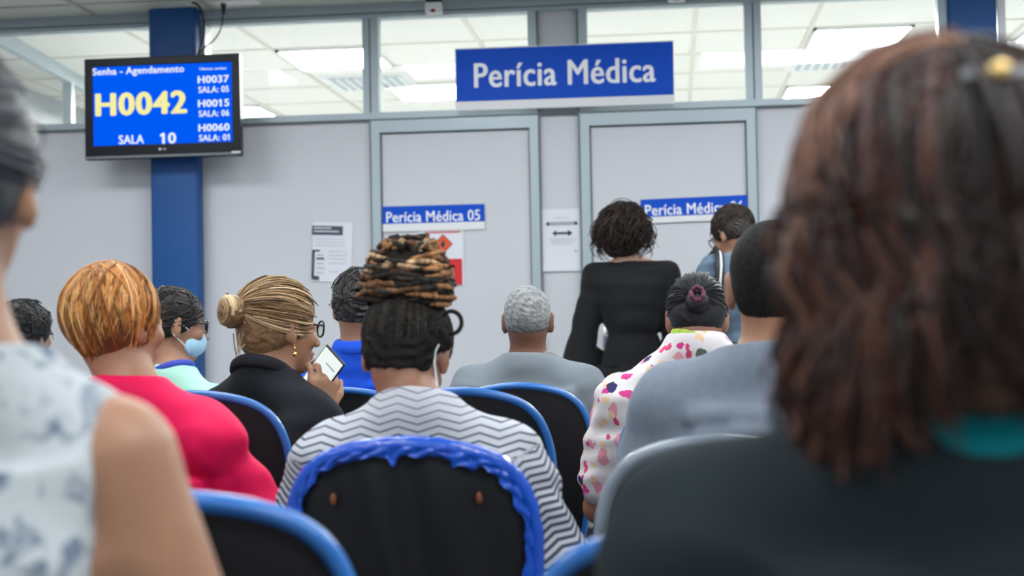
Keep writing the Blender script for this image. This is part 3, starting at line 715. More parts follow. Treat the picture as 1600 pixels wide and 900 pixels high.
    def top(s, name, m, sleeve='long', t=.014, neck=.012, k=.035, fold=.004, lam=.07, hem=.47, h=None, deep=0, extra=None, attrs=None, seed=1, trap=.055, shoulder=.062, ar=1.0, neckcut=None, vtop=0, ridges=()):
        v = Vol(s.lo, (s.hi[0], s.hi[1], s.nb+.16), h or s.h)
        tb = [(a, b+t, c+t, x, y) for a, b, c, x, y in s.tab]; v.loft(tb)
        for q in (-1, 1):
            v.cap(s.N-[0, 0, .02-vtop], s.S[q]-[0, 0, .012], trap, shoulder, k)
            if sleeve is None: continue
            a, e, w = s.S[q], s.E[q], s.Wr[q]; rr = s.armr*ar
            if sleeve == 'short':
                p = a+(e-a)*.72; v.cap(a, p, shoulder, .066*rr, .03)
                p2 = p-(a-e)/np.linalg.norm(a-e)*.0
            else:
                v.cap(a, e, shoulder, .056*rr, .03)
                if sleeve == 'long': v.cap(e, w-(w-e)*.06, .056*rr, .040*rr, .03)
                elif sleeve == 'half': v.cap(e, e+(w-e)*.42, .054*rr, .046*rr, .03)
        if extra: extra(v, s)
        v.cap(s.N-[0, -.01, .09], s.N-[0, -.005, .03], s.nr+.018, s.nr+.016, .05)
        hd = s.tw((0, -.022, -.055)); ax = (hd-s.N)/np.linalg.norm(hd-s.N)
        r0 = s.nr+neck; v.cut(s.N+[0, 0, .012-deep], (0, min(.35, ax[1]*.5)+.05, 1), .006); v.cap(s.N+ax*(.010+.85*r0-deep), s.N+ax*.3, r0, r0+.01, .006, sub=True)
        def amt(p):
            return np.clip(.5+ (np.abs(p[:, 0])-(s.sw-.08))*6, .45, 1.4)
        for xz, rr_ in ridges: v.ridge(xz, rr_)
        if fold: v.noise(fold*.8, lam*1.3, seed, (1.6, 1.2, .7), n=7, fn=amt)
        v.cut((0, 0, hem), (0, 0, -1), .004)
        s.topobj = v.obj(name, m, s.root, attrs); return s.topobj
    def collar(s, name, m, r=.012, hgt=.03, t=.007, lift=0, tilt=0):
        hd = s.tw((0, -.022, -.055)); ax = (hd-s.N)/np.linalg.norm(hd-s.N); b = s.N+ax*(.0+lift)
        v = Vol(b-.15, b+.15, .0045)
        v.cap(b, b+ax*hgt, s.nr+r+t+.012, s.nr+r+t, .002); v.cut(b+ax*hgt, ax, .004); v.cut(b-ax*.022, -ax, .004)
        v.cap(b-ax*.2, b+ax*.3, s.nr+r, s.nr+r, .003, sub=True); return v.obj(name, m, s.root)
    # ---- hair
    def cap_hair(s, t=.010, mt='hair', col=(.02, .016, .014), nape=-.075, napet=.35, face=.062, facek=.55, h=.004, extra=None, amp=.0015, lam=.014, stretch=(1, 1, 1), attrs=None, low=True, name='hair', seed=2, post=None):
        v = Vol(s.T[1]-.23, s.T[1]+.23, h); T = s.T
        v.ell((0, -.012, .03), (.074+t, .095+t, .084+t), .01, T)
        if low: v.ell((0, -.045, -.02), (.058+t, .045+t, .055+t), .03, T)
        v.cut((0, -.08, nape), (0, napet, -1), .006, T)
        v.cut((0, face, .03), (0, 1, -facek), .006, T)
        if extra: extra(v, T)
        if amp: v.noise(amp, lam, seed, stretch)
        if post: post(v, T)
        return v.obj(name, M[mt], s.root, attrs or solid_attr(col, .3))
    def strands(s, A, B, n, K=14, lift=.012, rad=.0013, pal=((.02, .015, .012),), ja=.03, c=(0, -.012, .03), r=(.074, .095, .084), name='hair_strands', mt='hair', wave=0, wl=3, end=None, jl=.3, sides=4, colfn=None):
        """arcs on the skull from directions A(i) to B(i) (callables of n uniform pairs)"""
        a = A(n)+rng.normal(0, ja, (n, 3)); b = B(n)+rng.normal(0, ja, (n, 3)); a /= np.linalg.norm(a, axis=1)[:, None]; b /= np.linalg.norm(b, axis=1)[:, None]
        om = np.arccos(np.clip((a*b).sum(1), -.999, .999))[:, None, None]; t = np.linspace(0, 1, K)[None, :, None]
        d = (np.sin((1-t)*om)*a[:, None]+np.sin(t*om)*b[:, None])/np.sin(om)
        lf = (lift*(1+jl*rng.normal(0, 1, (n, 1))))*np.ones((1, K))
        pth = np.array(c)+d*(np.array(r)+lf[..., None])
        if wave: 
            ph = rng.uniform(0, 6, (n, 1)); pth = pth+np.stack([np.sin(t[..., 0]*wl*6+ph), np.cos(t[..., 0]*wl*6+ph), 0*ph*t[..., 0]], -1)*wave
        if end is not None: pth = end(pth, n, K)
        pth = (pth*s.hs)@s.T[0].T+s.T[1]
        tt = np.linspace(0, 1, K)[None]; R_ = rad*rng.uniform(.6, 1.5, (n, 1))*(1-.75*np.clip(tt-.75, 0, 1)*4*.8)
        pal = np.array(pal); cols = pal[rng.integers(0, len(pal), n)]*rng.uniform(.7, 1.3, (n, 1))
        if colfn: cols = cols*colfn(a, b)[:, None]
        V, Fq, C = tubes(pth, R_, np.clip(cols, 0, 1), sides); return npmesh(name, V, Fq, M[mt], s.root, attrs={'col': C})
    def glasses(s, m, w=.064, z=.006, y=.108, thick=.0022):
        H = []; 
        for q in (-1, 1):
            a = np.linspace(0, 2*PI, 29)[:-1]; X = q*.033+.026*np.sign(np.cos(a))*np.abs(np.cos(a))**.75; Z = z+.020*np.sign(np.sin(a))*np.abs(np.sin(a))**.8; Y_ = y-.012*np.abs(X-q*.01)/.05
            p = np.stack([X, Y_, Z], 1); p = np.vstack([p, p[:1]]); H.append(p)
            H.append(np.stack([np.full(29, q*.060)+q*np.linspace(0, .020, 29), np.linspace(y-.012, .0, 29), z+.008+np.concatenate([np.zeros(24), -np.linspace(0, .012, 5)])], 1))
        H.append(np.stack([np.linspace(-.009, .009, 29), np.full(29, y+.001), np.full(29, z+.006)], 1))
        H = np.array([(h_*s.hs)@s.T[0].T+s.T[1] for h_ in H]); V, Fq, _ = tubes(H, np.full(H.shape[:2], thick), sides=6)
        g = npmesh('glasses', V, Fq, m, s.root)
        for q in (0, 2):
            p = H[q][:-1]; c = p.mean(0); n = len(p); V = np.vstack([p, c[None]]); npmesh('lens', V, [(i, (i+1) % n, n) for i in range(n)], M['glass'], g)
        return g
M['trouser'] = cloth('dark_trousers', (.025, .028, .04)); M['shoe'] = mat('shoe_leather', (.02, .018, .016), .4); M['jeans'] = cloth('jeans', (.06, .09, .17))
D_ = lambda *v: (lambda n: np.tile(np.array(v, float), (n, 1)))
def ring(a0, a1, el0, el1):   # directions: azimuth measured from back (-y) towards +x
    def f(n):
        a = rng.uniform(a0, a1, n); e = rng.uniform(el0, el1, n)
        return np.stack([np.sin(a)*np.cos(e), -np.cos(a)*np.cos(e), np.sin(e)], 1)
    return f

# ---- chairs (back to front)
chair(811, 4.03, 597, 'black chair with blue rim behind the grey-haired man', rimr=.010)
chair(543, 4.05, 604, 'black chair with blue rim behind the man in the blue polo shirt', rimr=.010)
chair(724, 3.26, 604, 'empty blue-rimmed chair just right of the braided woman, before the grey-haired man\'s chair', rimr=.010)
chair(324, 3.26, 609, 'black chair with blue rim behind the woman in the black blazer', rimr=.010)
chair(1106, 3.28, 612, 'black chair with blue rim under the woman in the floral blouse', rimr=.010)
chair(645, 2.40, 682, 'black chair with torn blue plastic film on its rim behind the woman with braids', rimr=.013, film=True)
chair(1132, 2.36, 674, 'black chair with pale shining rim behind the man in the grey t-shirt', rim='rimgrey', rimr=.012)
chair(165, 2.40, 725, 'chair behind the woman in the pink top, mostly hidden by the sleeveless woman', rimr=.011)
chair(292, 1.62, 756, 'empty black chair with blue rim in front of the sleeveless woman', rimr=.0115)
chair(1128, 1.50, 797, 'black chair with shining blue rim in front of the long-haired woman', rimr=.0115)

# ---- 11 standing man at door 06
M['jacket'] = cloth('grey_blue_jacket', (.115, .17, .235)); M['navy'] = cloth('navy_collar', (.012, .025, .085))
p = Person('man with glasses, navy collar and grey-blue jacket standing at the right-hand door', 1172, 6.5, .55, 'tan', .007, False, sw=.215, sh=1.31, nb=1.385, head=(-.055, .035, 1.465), hyaw=.25, hpitch=-.45, hs=.98,
           arms=dict(EL=(-.25, .04, 1.10), ER=(.26, .04, 1.10), WL=(-.20, .22, 1.02), WR=(.10, .24, 1.02)), trous=M['trouser'])
p.top('jacket', M['jacket'], hem=.88, fold=.006, neck=.012); p.collar('collar', M['navy'], .020, .065, .022, lift=.012)
p.cap_hair(.013, 'hair', (.02, .014, .011), amp=.002, nape=-.06); p.glasses(M['black'])
p.strands(ring(-2.2, 2.2, .2, 1.2), ring(-2.2, 2.2, -.5, .3), 260, lift=.014, rad=.0016, pal=((.02, .013, .01), (.035, .024, .018)))
man = p
# backpack strap and bag carried by him: own thing
r = empty('backpack', man.root.location[:], .55, 'black shoulder bag with grey strap worn by the man at the right-hand door', 'bag')
def strap(x0, x1, dy=0):
    pts = [(-.13, .115, 1.28), (-.155, .055, 1.395), (-.185, -.055, 1.392), (-.215, -.105, 1.315), (-.23, -.10, 1.18), (-.235, -.085, 1.06), (-.235, -.08, .98)]
    pts = np.array(pts); t = np.linspace(0, len(pts)-1, 40); pth = np.stack([np.interp(t, np.arange(len(pts)), pts[:, i]) for i in range(3)], 1)
    for _ in range(4): pth[1:-1] = pth[1:-1]*.5+(pth[:-2]+pth[2:])*.25
    return pth
pr = np.array([(-.022, -.004), (.022, -.004), (.022, .004), (-.022, .004)]); V, Fq = sweep(strap(0, 0), pr[:, ::1]); npmesh('strap', V, Fq, M['black'], r, False)
q = strap(0, 0); q[:, 1] -= .007; V, Fq = sweep(q[12:34], np.array([(-.004, -.003), (.004, -.003), (.004, .003), (-.004, .003)])); npmesh('reflective_strip', V, Fq, M['white'], r, False)
v = Vol((-.38, -.32, .7), (.08, -.05, 1.1), .008); v.loft([(.74, .09, .045, -.21, -.15), (.76, .10, .055, -.21, -.15), (.96, .10, .055, -.21, -.15), (1.0, .08, .04, -.21, -.145)], .02, p=3.5); v.obj('pouch', M['black'], r)

# ---- 10 standing woman in black
M['blackdress'] = cloth('black_dress', (.006, .0065, .008), .85, sheen=.05)
p = Person('woman with short curly dark hair and long black dress standing at the right-hand door', 987, 6.9, -.04, 'light', .006, False, sw=.212, sh=1.335, nb=1.385, head=(-.022, .02, 1.482), hyaw=-.35, hpitch=-.12, hs=1.0, wide=.76,
           arms=dict(EL=(-.248, -.03, .915), ER=(.215, .0, .95), WL=(-.115, .14, .945), WR=(.12, .16, .98), SL=(-.165, 0, 1.315), SR=(.165, 0, 1.315)), legs=None, nr=.046)
def blouse(v, s):
    v.ell((.014, 0, 1.09), (.120, .115, .09), .03)
    for q in (-1, 1): v.ell(s.E[q]*[1, 1, 1]+[0, .02, -.015], (  .045, .055, .06), .03)
p.top('black_dress_bodice', M['blackdress'], 'half', hem=.88, fold=.004, lam=.13, extra=blouse, neck=.028, deep=.02, vtop=-.012, shoulder=.058, trap=.062, ar=1.25)
v = Vol((-.32, -.3, .1), (.32, .3, 1.04), .008); v.loft([(.16, .25, .21, 0, 0), (.45, .22, .19, 0, 0), (.70, .20, .16, 0, 0), (.85, .185, .14, 0, 0), (.96, .116, .10, .012, 0), (1.03, .108, .095, .012, 0)], .02, p=2)
v.noise(.006, .10, 4, (1, 1, 6)); v.obj('skirt', M['blackdress'], p.root)
for q in (-.08, .08):
    u = Vol((q-.08, -.1, 0), (q+.08, .24, .12), .007); u.cap((q, -.02, .05), (q, .12, .04), .04, .034, .02).cut((0, 0, .01), (0, 0, -1), .004); u.obj('shoe', M['shoe'], p.root)
p.cap_hair(.028, 'hair', (.012, .008, .007), nape=-.10, amp=.004, lam=.03, face=.06)
def curl(pth, n, K):
    t = np.linspace(0, 1, K)[None]; ph = rng.uniform(0, 6.28, (n, 1)); w = rng.uniform(1.6, 3.2, (n, 1)); am = .013*np.minimum(1, t*3)
    q = pth.copy(); q[..., 0] += am*np.sin(ph+t*w*6.28); q[..., 1] += am*np.cos(ph+t*w*6.28); q[..., 2] += .005*np.sin(ph*2+t*w*6.28)
    fall = np.clip(t-.6, 0, 1)*2.5; q[..., 2] -= fall*.035*rng.uniform(.2, 1.2, (n, 1)); out = q[..., :2]-np.array([0, -.01]); q[..., :2] += out*(fall*.30*rng.uniform(-.5, 1.3, (n, 1)))[..., None]
    return q
p.strands(ring(-PI, PI, .9, 1.5), ring(-1.9, 1.9, -.85, .1), 620, K=34, lift=.036, rad=.0021, pal=((.012, .008, .007), (.022, .013, .010), (.035, .018, .012)), ja=.1, end=curl, jl=.35)

# ---- 9 grey-haired man
M['greyshirt'] = cloth('grey_t_shirt', (.20, .235, .265)); 
p = Person('grey-haired man with close-cropped hair and grey t-shirt sitting below the first door', 824, 4.42, 0, 'dark', .0055, sw=.205, sh=.955, nb=.99, head=(0, .02, 1.098), hs=.90, hpitch=-.05, nr=.052, arms=dict(r=1.05))
p.top('t_shirt', M['greyshirt'], 'short', fold=.006, lam=.08, trap=.05, ridges=[([(.09, .86), (.13, .78), (.15, .70)], .008), ([(.13, .88), (.17, .80), (.18, .72)], .007), ([(-.15, .86), (-.13, .80)], .007)])
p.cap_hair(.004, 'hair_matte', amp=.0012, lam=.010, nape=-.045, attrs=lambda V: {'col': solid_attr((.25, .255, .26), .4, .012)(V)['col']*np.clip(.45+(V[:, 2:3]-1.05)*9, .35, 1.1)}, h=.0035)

# ---- 7 man in blue polo
M['polo'] = cloth('blue_polo', (.012, .085, .62)); 
p = Person('dark-haired man in a bright blue polo shirt, half hidden behind the braided woman', 560, 4.6, .05, 'tan', .006, sw=.215, sh=.945, nb=1.03, head=(0, .02, 1.15), hs=.95, hpitch=-.1, hroll=.03)
p.top('polo_shirt', M['polo'], 'short', fold=.006, ridges=[([(-.13, .93), (-.05, .905), (.05, .90), (.12, .93)], .008), ([(-.12, .86), (0, .83), (.1, .86)], .009)]); p.collar('collar', M['polo'], .006, .022, .012)
p.cap_hair(.011, 'hair', amp=.004, lam=.018, attrs=solid_attr((.025, .022, .022), .7, .012), nape=-.055)
p.strands(ring(-PI, PI, -.2, 1.4), ring(-PI, PI, -.4, 1.4), 200, K=6, lift=.016, rad=.002, ja=.25, pal=((.02, .018, .018), (.09, .085, .085), (.03, .025, .025)))

# ---- 5 man in mint shirt
M['mint'] = cloth('mint_shirt', (.42, .72, .60)); M['maskb'] = mat('mask_blue', (.40, .66, .82), .8); M['lany'] = mat('lanyard_blue', (.03, .06, .45), .5)
p = Person('man in glasses and blue face mask with a mint green shirt, beside the blue pillar', 268, 4.6, -.35, 'tan', .006, sw=.20, sh=.90, nb=.965, head=(-.02, .035, 1.105), hyaw=-.66, hs=1.0, hpitch=-.12)
p.top('shirt', M['mint'], 'short', fold=.006, neck=.01); p.collar('lanyard', M['lany'], .006, .0, .0, lift=.004)
p.cap_hair(.010, 'hair', (.013, .010, .009), nape=-.062, amp=.0015); p.glasses(M['black'], thick=.0028)
v = Vol(p.T[1]-.2, p.T[1]+.2, .004); T = p.T
v.ell((0, .042, -.055), (.060, .060, .056), .01, T); v.ell((0, .092, -.045), (.020, .018, .03), .03, T); v.cut((0, .03, -.05), (0, -1, .25), .004, T); v.cut((0, 0, -.012), (0, 0, 1), .004, T); v.obj('face_mask', M['maskb'], p.root)
lp = []
for q in (-1, 1):
    for z0, z1 in ((-.02, .015), (-.085, -.03)):
        a = np.array([(q*.052, .05, z0), (q*.074, .02, (z0+z1)/2), (q*.083, -.018, z1)]); t = np.linspace(0, 2, 12); lp.append((np.stack([np.interp(t, [0, 1, 2], a[:, i]) for i in range(3)], 1)*p.hs)@T[0].T+T[1])
V, Fq, _ = tubes(np.array(lp), np.full((4, 12), .0022), sides=5); npmesh('mask_loop', V, Fq, M['white'], p.root)
p.strands(ring(-PI, PI, 0, 1.3), ring(-2.3, 2.3, -.6, .4), 160, K=8, lift=.011, rad=.0016, pal=((.013, .010, .009), (.03, .024, .02)))

# ---- 3 far left person
M['darktop'] = cloth('dark_top', (.02, .022, .03))
p = Person('black-haired person at the far left, mostly hidden behind the sleeveless woman', 34, 5.1, -.1, 'tan', .008, sw=.20, sh=.89, nb=.95, head=(0, .02, 1.08), hyaw=-.2)
p.top('top', M['darktop']); p.cap_hair(.018, 'hair', (.008, .008, .009), amp=.002, nape=-.08, h=.005)
p.strands(ring(-PI, PI, 0, 1.3), ring(-2.3, 2.3, -.6, .2), 160, K=8, lift=.018, rad=.002, pal=((.008, .008, .009), (.02, .018, .018)))

# ---- 12 floral woman
def floral():
    m = mat('floral_fabric', (.8, .78, .78), .85); nt = m.node_tree; b = nt.nodes['Principled BSDF']; tc = nt.nodes.new('ShaderNodeTexCoord')
    cur = None
    nz = nt.nodes.new('ShaderNodeTexNoise'); nz.inputs['Scale'].default_value = 34; nz.inputs['Detail'].default_value = 3
    nt.links.new(tc.outputs['Object'], nz.inputs['Vector'])
    ad = nt.nodes.new('ShaderNodeVectorMath'); ad.operation = 'MULTIPLY_ADD'; nt.links.new(nz.outputs['Color'], ad.inputs[0]); ad.inputs[1].default_value = (.03, .03, .03); nt.links.new(tc.outputs['Object'], ad.inputs[2])
    base = (.70, .665, .675, 1); prev = None
    for sc, th, col, off, st in ((18, .27, (.72, .30, .36), 0, (1, 1, .7)), (24, .25, (.66, .05, .17), 3.3, (1, 1, .45)), (24, .22, (.76, .52, .32), 9.1, (1, 1, .8)), (22, .23, (.58, .03, .22), 5.7, (.5, 1, 1)), (13, .19, (.025, .02, .11), 7.7, (.75, 1, 1)), (12, .15, (.10, .14, .10), 12.7, (1, 1, .6))):
        mp = nt.nodes.new('ShaderNodeMapping'); mp.inputs['Location'].default_value = (off, off*.7, off*1.3); mp.inputs['Scale'].default_value = st; nt.links.new(ad.outputs[0], mp.inputs[0])
        vo = nt.nodes.new('ShaderNodeTexVoronoi'); vo.inputs['Scale'].default_value = sc; nt.links.new(mp.outputs[0], vo.inputs['Vector'])
        lt = nt.nodes.new('ShaderNodeMath'); lt.operation = 'LESS_THAN'; lt.inputs[1].default_value = th; nt.links.new(vo.outputs['Distance'], lt.inputs[0])
        mx = nt.nodes.new('ShaderNodeMix'); mx.data_type = 'RGBA'; nt.links.new(lt.outputs[0], mx.inputs[0]); mx.inputs['B'].default_value = (*col, 1)
        if prev: nt.links.new(prev, mx.inputs['A'])
        else: mx.inputs['A'].default_value = base
        prev = mx.outputs['Result']
    nt.links.new(prev, b.inputs['Base Color']); return m
M['floral'] = floral(); M['lime'] = mat('lime_trim', (.42, .62, .06), .7, var=(60, .35))
p = Person('woman with a low black bun and white floral blouse with lime neckline', 1088, 3.72, 0, 'brown', .0055, sw=.225, sh=.945, nb=1.045, head=(.003, .04, 1.092), hs=.90, hpitch=-.42, nr=.052, arms=dict(r=1.1), wide=1.1)
p.top('floral_blouse', M['floral'], 'short', fold=.005, neck=.012, trap=.05); p.collar('neckline_trim', M['lime'], .006, .0, -.004, lift=.004)
p.cap_hair(.009, 'hair', (.010, .010, .012), nape=-.085, amp=.0006, extra=lambda v, T: v.ell((0, -.118, .0), (.032, .020, .032), .01, T), h=.004)
p.strands(ring(-PI, PI, -.5, 1.5), D_(0, -1, -.15), 420, K=16, lift=.0100, rad=.0010, pal=((.006, .006, .007), (.009, .009, .011), (.016, .016, .018)), ja=.06)
a = np.linspace(0, 2*PI, 30); pp = np.stack([.017*np.cos(a), np.full(30, -.139)+.003*np.sin(3*a), .012+.019*np.sin(a)], 1); V, Fq, _ = tubes(((pp*p.hs)@p.T[0].T+p.T[1])[None], np.full((1, 30), .006)+.0015*np.sin(9*a)[None], sides=8); npmesh('scrunchie', V, Fq, M['purple'], p.root)

# ---- 6 blonde woman in black blazer, with phone
M['blazer'] = cloth('black_blazer', (.010, .011, .016), .9)
YB6 = 3.62
p = Person('blonde woman with a bun, glasses and black blazer looking at her phone', 411, YB6, -.55, 'tan', .005, sw=.215, sh=.92, nb=.98, head=(.0, .055, 1.088), hyaw=-.26, hpitch=-.10, hs=1.0, nr=.055, knee=.248,
           arms=dict(r=1.12, ER=(.27, .13, .78), WR=(.115, .20, .935) , EL=(-.25, .1, .68)), wide=1.1)
wr = p.L(499, 652, -.02); el = p.L(472, 700, -.12)
YB6
blond = ((.42, .27, .13), (.55, .38, .20), (.28, .165, .075), (.12, .07, .035), (.66, .50, .30))
p.E[1] = el; p.Wr[1] = wr
for o in list(p.root.children): bpy.data.objects.remove(o)
# rebuild body with the raised forearm and a hand holding the phone
_h = Person.hand
ph_c = p.L(513, 573, .02); up_w = np.array([.42, .05, .70]); up = p.Ri@up_w; up /= np.linalg.norm(up)
def hand6(self, v, w, d, n, side, curl):
    if side == 1: _h(self, v, w, self.Ri@np.array([.10, .05, .9]), self.Ri@np.array([-.5, .75, .1]), 1, .75)
    else: _h(self, v, w, d, n, side, curl)
Person.hand = hand6; p.body(True); Person.hand = _h; p.trousers(M['trouser'], M['shoe'])
p.top('blazer', M['blazer'], 'long', fold=.005, lam=.09, t=.02, neck=.008, shoulder=.068, trap=.06); p.collar('collar', M['blazer'], .006, .016, .012)
p.cap_hair(.012, 'hair', nape=-.082, attrs=solid_attr((.22, .13, .06), .4), extra=lambda v, T: v.ell((0, -.135, .03), (.042, .035, .042), .01, T), face=.066)
p.strands(ring(-2.6, 2.6, -.5, 1.4), D_(0, -1, .12), 800, K=18, lift=.0145, rad=.0014, pal=blond, ja=.05, jl=.22)
B_ = []
for i in range(46):   # coiled bun
    a = np.linspace(0, rng.uniform(4, 7), 26)+rng.uniform(0, 6.28); rr = rng.uniform(.012, .040)*(1-.25*np.linspace(0, 1, 26)); dz = rng.uniform(-.012, .012)
    B_.append(np.stack([rr*np.cos(a), -.150-.030*np.sqrt(np.clip(1-(rr/.046)**2, 0, 1))+dz*.3+.018, .032+rr*np.sin(a)], 1))
B_ = (np.array(B_)*p.hs)@p.T[0].T+p.T[1]; V, Fq, C = tubes(B_, np.full(B_.shape[:2], .0042), np.array(blond)[rng.integers(0, 5, 46)], 6); npmesh('bun', V, Fq, M['hair'], p.root, attrs={'col': C})
p.strands(ring(-.3, .3, -.6, -.5), D_(.05, -.9, -.9), 10, K=10, lift=.03, rad=.0009, pal=blond, ja=.1, end=lambda q, n, K: q-np.stack([0*np.linspace(0, 1, K), .01*np.linspace(0, 1, K), .03*np.linspace(0, 1, K)], -1)[None], name='loose_strands')
p.glasses(M['black'], thick=.0026)
e0 = (np.array([(.089, -.002, -.040), (.091, -.002, -.052), (.090, -.0, -.066)])*p.hs)@p.T[0].T+p.T[1]; b = MB(); b.cyl(e0[0], e0[1], .0012).sph(e0[1], .004).cyl(e0[1], e0[2], .0012).sph(e0[2], .0065); b.obj('earring', M['gold'], p.root, True)
# phone
pc = P(503, 584, YB6+.0); r = empty('smartphone', tuple(pc), label='smartphone with a bright white screen held by the blonde woman', cat='phone')
a_, b_ = P(487, 577, YB6), P(537, 572, YB6)
Mx = Matrix.Rotation(-.25, 4, 'Z') @ Matrix.Rotation(.80, 4, 'Y') @ Matrix.Rotation(.25, 4, 'X'); r.matrix_world = Matrix.Translation(pc) @ Mx
MB().box((-.036, -.004, -.072), (.036, .004, .072), .0035).obj('case', M['black'], r)
MB().box((-.033, -.0048, -.068), (.033, -.0038, .068)).obj('screen', M['phone'], r); MB().box((-.006, -.0054, .034), (.026, -.0044, .037)).obj('screen_line', M['greyink'], r)

# ---- 4 orange-haired woman in pink
M['pink'] = cloth('hot_pink_top', (.78, .004, .085), .7)
p = Person('orange-haired woman in a hot pink top sitting behind the sleeveless woman\'s shoulder', 200, 2.85, -.28, 'tan', .0055, sw=.21, sh=.938, nb=.985, head=(-.035, .02, 1.100), hyaw=-.24, hpitch=-.05, hs=.92, nr=.055, knee=.17, arms=dict(r=1.1, ER=(.235, .12, .68)))
def puff(v, s):
    for q in (-1, 1): v.ell(s.S[q]+[q*.03, .0, -.012], (.055, .065, .058), .022)
p.top('pink_top', M['pink'], 'long', fold=.007, lam=.10, extra=puff, neck=.016, t=.018, ridges=[([(.12, .90), (.14, .80), (.13, .70), (.10, .62)], .009), ([(.20, .86), (.22, .78), (.21, .70)], .008), ([(.05, .72), (.10, .66), (.17, .64)], .008)])
oc = ((.62, .25, .055), (.74, .36, .11), (.50, .17, .03), (.80, .46, .20), (.22, .07, .02), (.66, .30, .08))
p.cap_hair(.012, 'hair', nape=-.105, napet=.2, attrs=solid_attr((.13, .045, .014), .25, .05), face=.055, amp=.0006, lam=.03, extra=lambda v, T: v.ell((0, -.035, .03), (.084, .088, .094), .02, T).cut((0, .045, .03), (0, 1, -.5), .01, T).cut((0, -.08, -.10), (0, .25, -1), .006, T))
def inward(pth, n, K):
    t = np.linspace(0, 1, K); f = np.clip(t-.72, 0, 1)*3.4; q = pth.copy(); q[..., 0] *= 1-.22*f; q[..., 1] += .016*f; q[..., 2] -= .020*f; return q
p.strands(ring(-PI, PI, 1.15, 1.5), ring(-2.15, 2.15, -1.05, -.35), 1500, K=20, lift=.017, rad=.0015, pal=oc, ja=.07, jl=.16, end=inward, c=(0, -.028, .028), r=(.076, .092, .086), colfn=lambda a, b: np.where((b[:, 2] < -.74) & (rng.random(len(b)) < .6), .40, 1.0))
p.strands(ring(-.2, .5, 1.2, 1.5), ring(.0, .55, -.2, .9), 40, K=12, lift=.022, rad=.002, pal=((.10, .035, .015), (.16, .06, .02)), ja=.05, jl=.05, name='dark_roots')

# ---- 8 woman with braids
def chevron():
    m = mat('chevron_knit', (.6, .62, .66), .9, bump=(300, .3)); nt = m.node_tree; b = nt.nodes['Principled BSDF']
    at = nt.nodes.new('ShaderNodeVertexColor'); at.layer_name = 'weave'; sp = nt.nodes.new('ShaderNodeSeparateColor'); nt.links.new(at.outputs[0], sp.inputs[0])
    def mth(op, a, b_=None, c=None):
        n = nt.nodes.new('ShaderNodeMath'); n.operation = op
        for i, x in enumerate((a, b_, c)):
            if x is None: continue
            if isinstance(x, (int, float)): n.inputs[i].default_value = x
            else: nt.links.new(x, n.inputs[i])
        return n.outputs[0]
    fr = mth('FRACT', mth('DIVIDE', sp.outputs[0], .074)); tri = mth('ABSOLUTE', mth('SUBTRACT', fr, .5))
    ph = mth('FRACT', mth('DIVIDE', mth('ADD', sp.outputs[1], mth('MULTIPLY', tri, .022)), .0142))
    line = mth('ABSOLUTE', mth('SUBTRACT', ph, .5))        # 0 centre .. .5
    wth = mth('MULTIPLY', sp.outputs[2], .5); ss = nt.nodes.new('ShaderNodeMapRange'); ss.interpolation_type = 'SMOOTHSTEP'
    nt.links.new(line, ss.inputs[0]); nt.links.new(mth('SUBTRACT', wth, .05), ss.inputs[1]); nt.links.new(mth('ADD', wth, .05), ss.inputs[2]); ss.inputs[3].default_value = 1; ss.inputs[4].default_value = 0
    mx = nt.nodes.new('ShaderNodeMix'); mx.data_type = 'RGBA'; nt.links.new(ss.outputs[0], mx.inputs[0]); mx.inputs['A'].default_value = (.53, .55, .60, 1); mx.inputs['B'].default_value = (.05, .06, .10, 1)
    nt.links.new(mx.outputs['Result'], b.inputs['Base Color']); return m
M['chevron'] = chevron()
p = Person('woman with braids piled high, wearing a white and navy zigzag sweater', 642, 2.70, -.03, 'brown', .005, sw=.205, sh=.895, nb=.948, lean=.03, head=(-.030, .105, 1.032), hpitch=-.50, hroll=.04, hyaw=-.08, hs=.98, nr=.052, arms=dict(r=1.1, ER=(.262, .06, .625), EL=(-.235, .10, .62), WR=(.12, .20, .665)), wide=1.1)
def uvs(V):
    u, v = V[:, 0].copy(), V[:, 2].copy(); w = np.full(len(V), .5)
    for q in (-1, 1):
        a, e, wr = p.S[q], p.E[q], p.Wr[q]; m = (V[:, 0]*q > p.sw-.06)
        for (s0, s1, acc) in ((a, e, 0), (e, wr, np.linalg.norm(e-a))):
            ab = s1-s0; L = np.linalg.norm(ab); t = ((V-s0)@ab)/L**2; c = V-s0-t[:, None]*ab; dist = np.linalg.norm(c, axis=1)
            ok = m & (t > (0 if acc == 0 else .0)) & (t < 1.1) & (dist < .1)
            if acc: ok &= (V[:, 1] > e[1]-.0)
            ang = np.arctan2(-(c@np.cross(ab/L, [0, -1, 0])), c@np.array([0, -1, 0]))
            u[ok] = a[0]+ang[ok]*.07; v[ok] = a[2]+.045-(acc+t[ok]*L)
    w = np.clip(.12+(p.nb-V[:, 2])*2.0, .14, .48)
    return {'weave': np.stack([u+.5, v, w], 1)}
p.top('zigzag_sweater', M['chevron'], 'long', t=.020, fold=.007, lam=.11, attrs=uvs, shoulder=.066, trap=.048, neck=.018, ar=1.2, h=.005, deep=.0, k=.05)
bc = ((.07, .045, .03), (.02, .016, .014), (.30, .14, .06), (.50, .33, .19), (.03, .024, .02), (.16, .08, .04), (.03, .03, .024))
p.cap_hair(.012, 'hair_matte', (.014, .012, .011), nape=-.072, amp=.003, lam=.02, extra=lambda v, T: v.ell((0, -.07, .10), (.070, .062, .045), .02, T), h=.004, post=lambda v, T: v.ell((.092, 0, -.045), (.034, .06, .05), .01, T, sub=True).ell((-.092, 0, -.045), (.034, .06, .05), .01, T, sub=True))
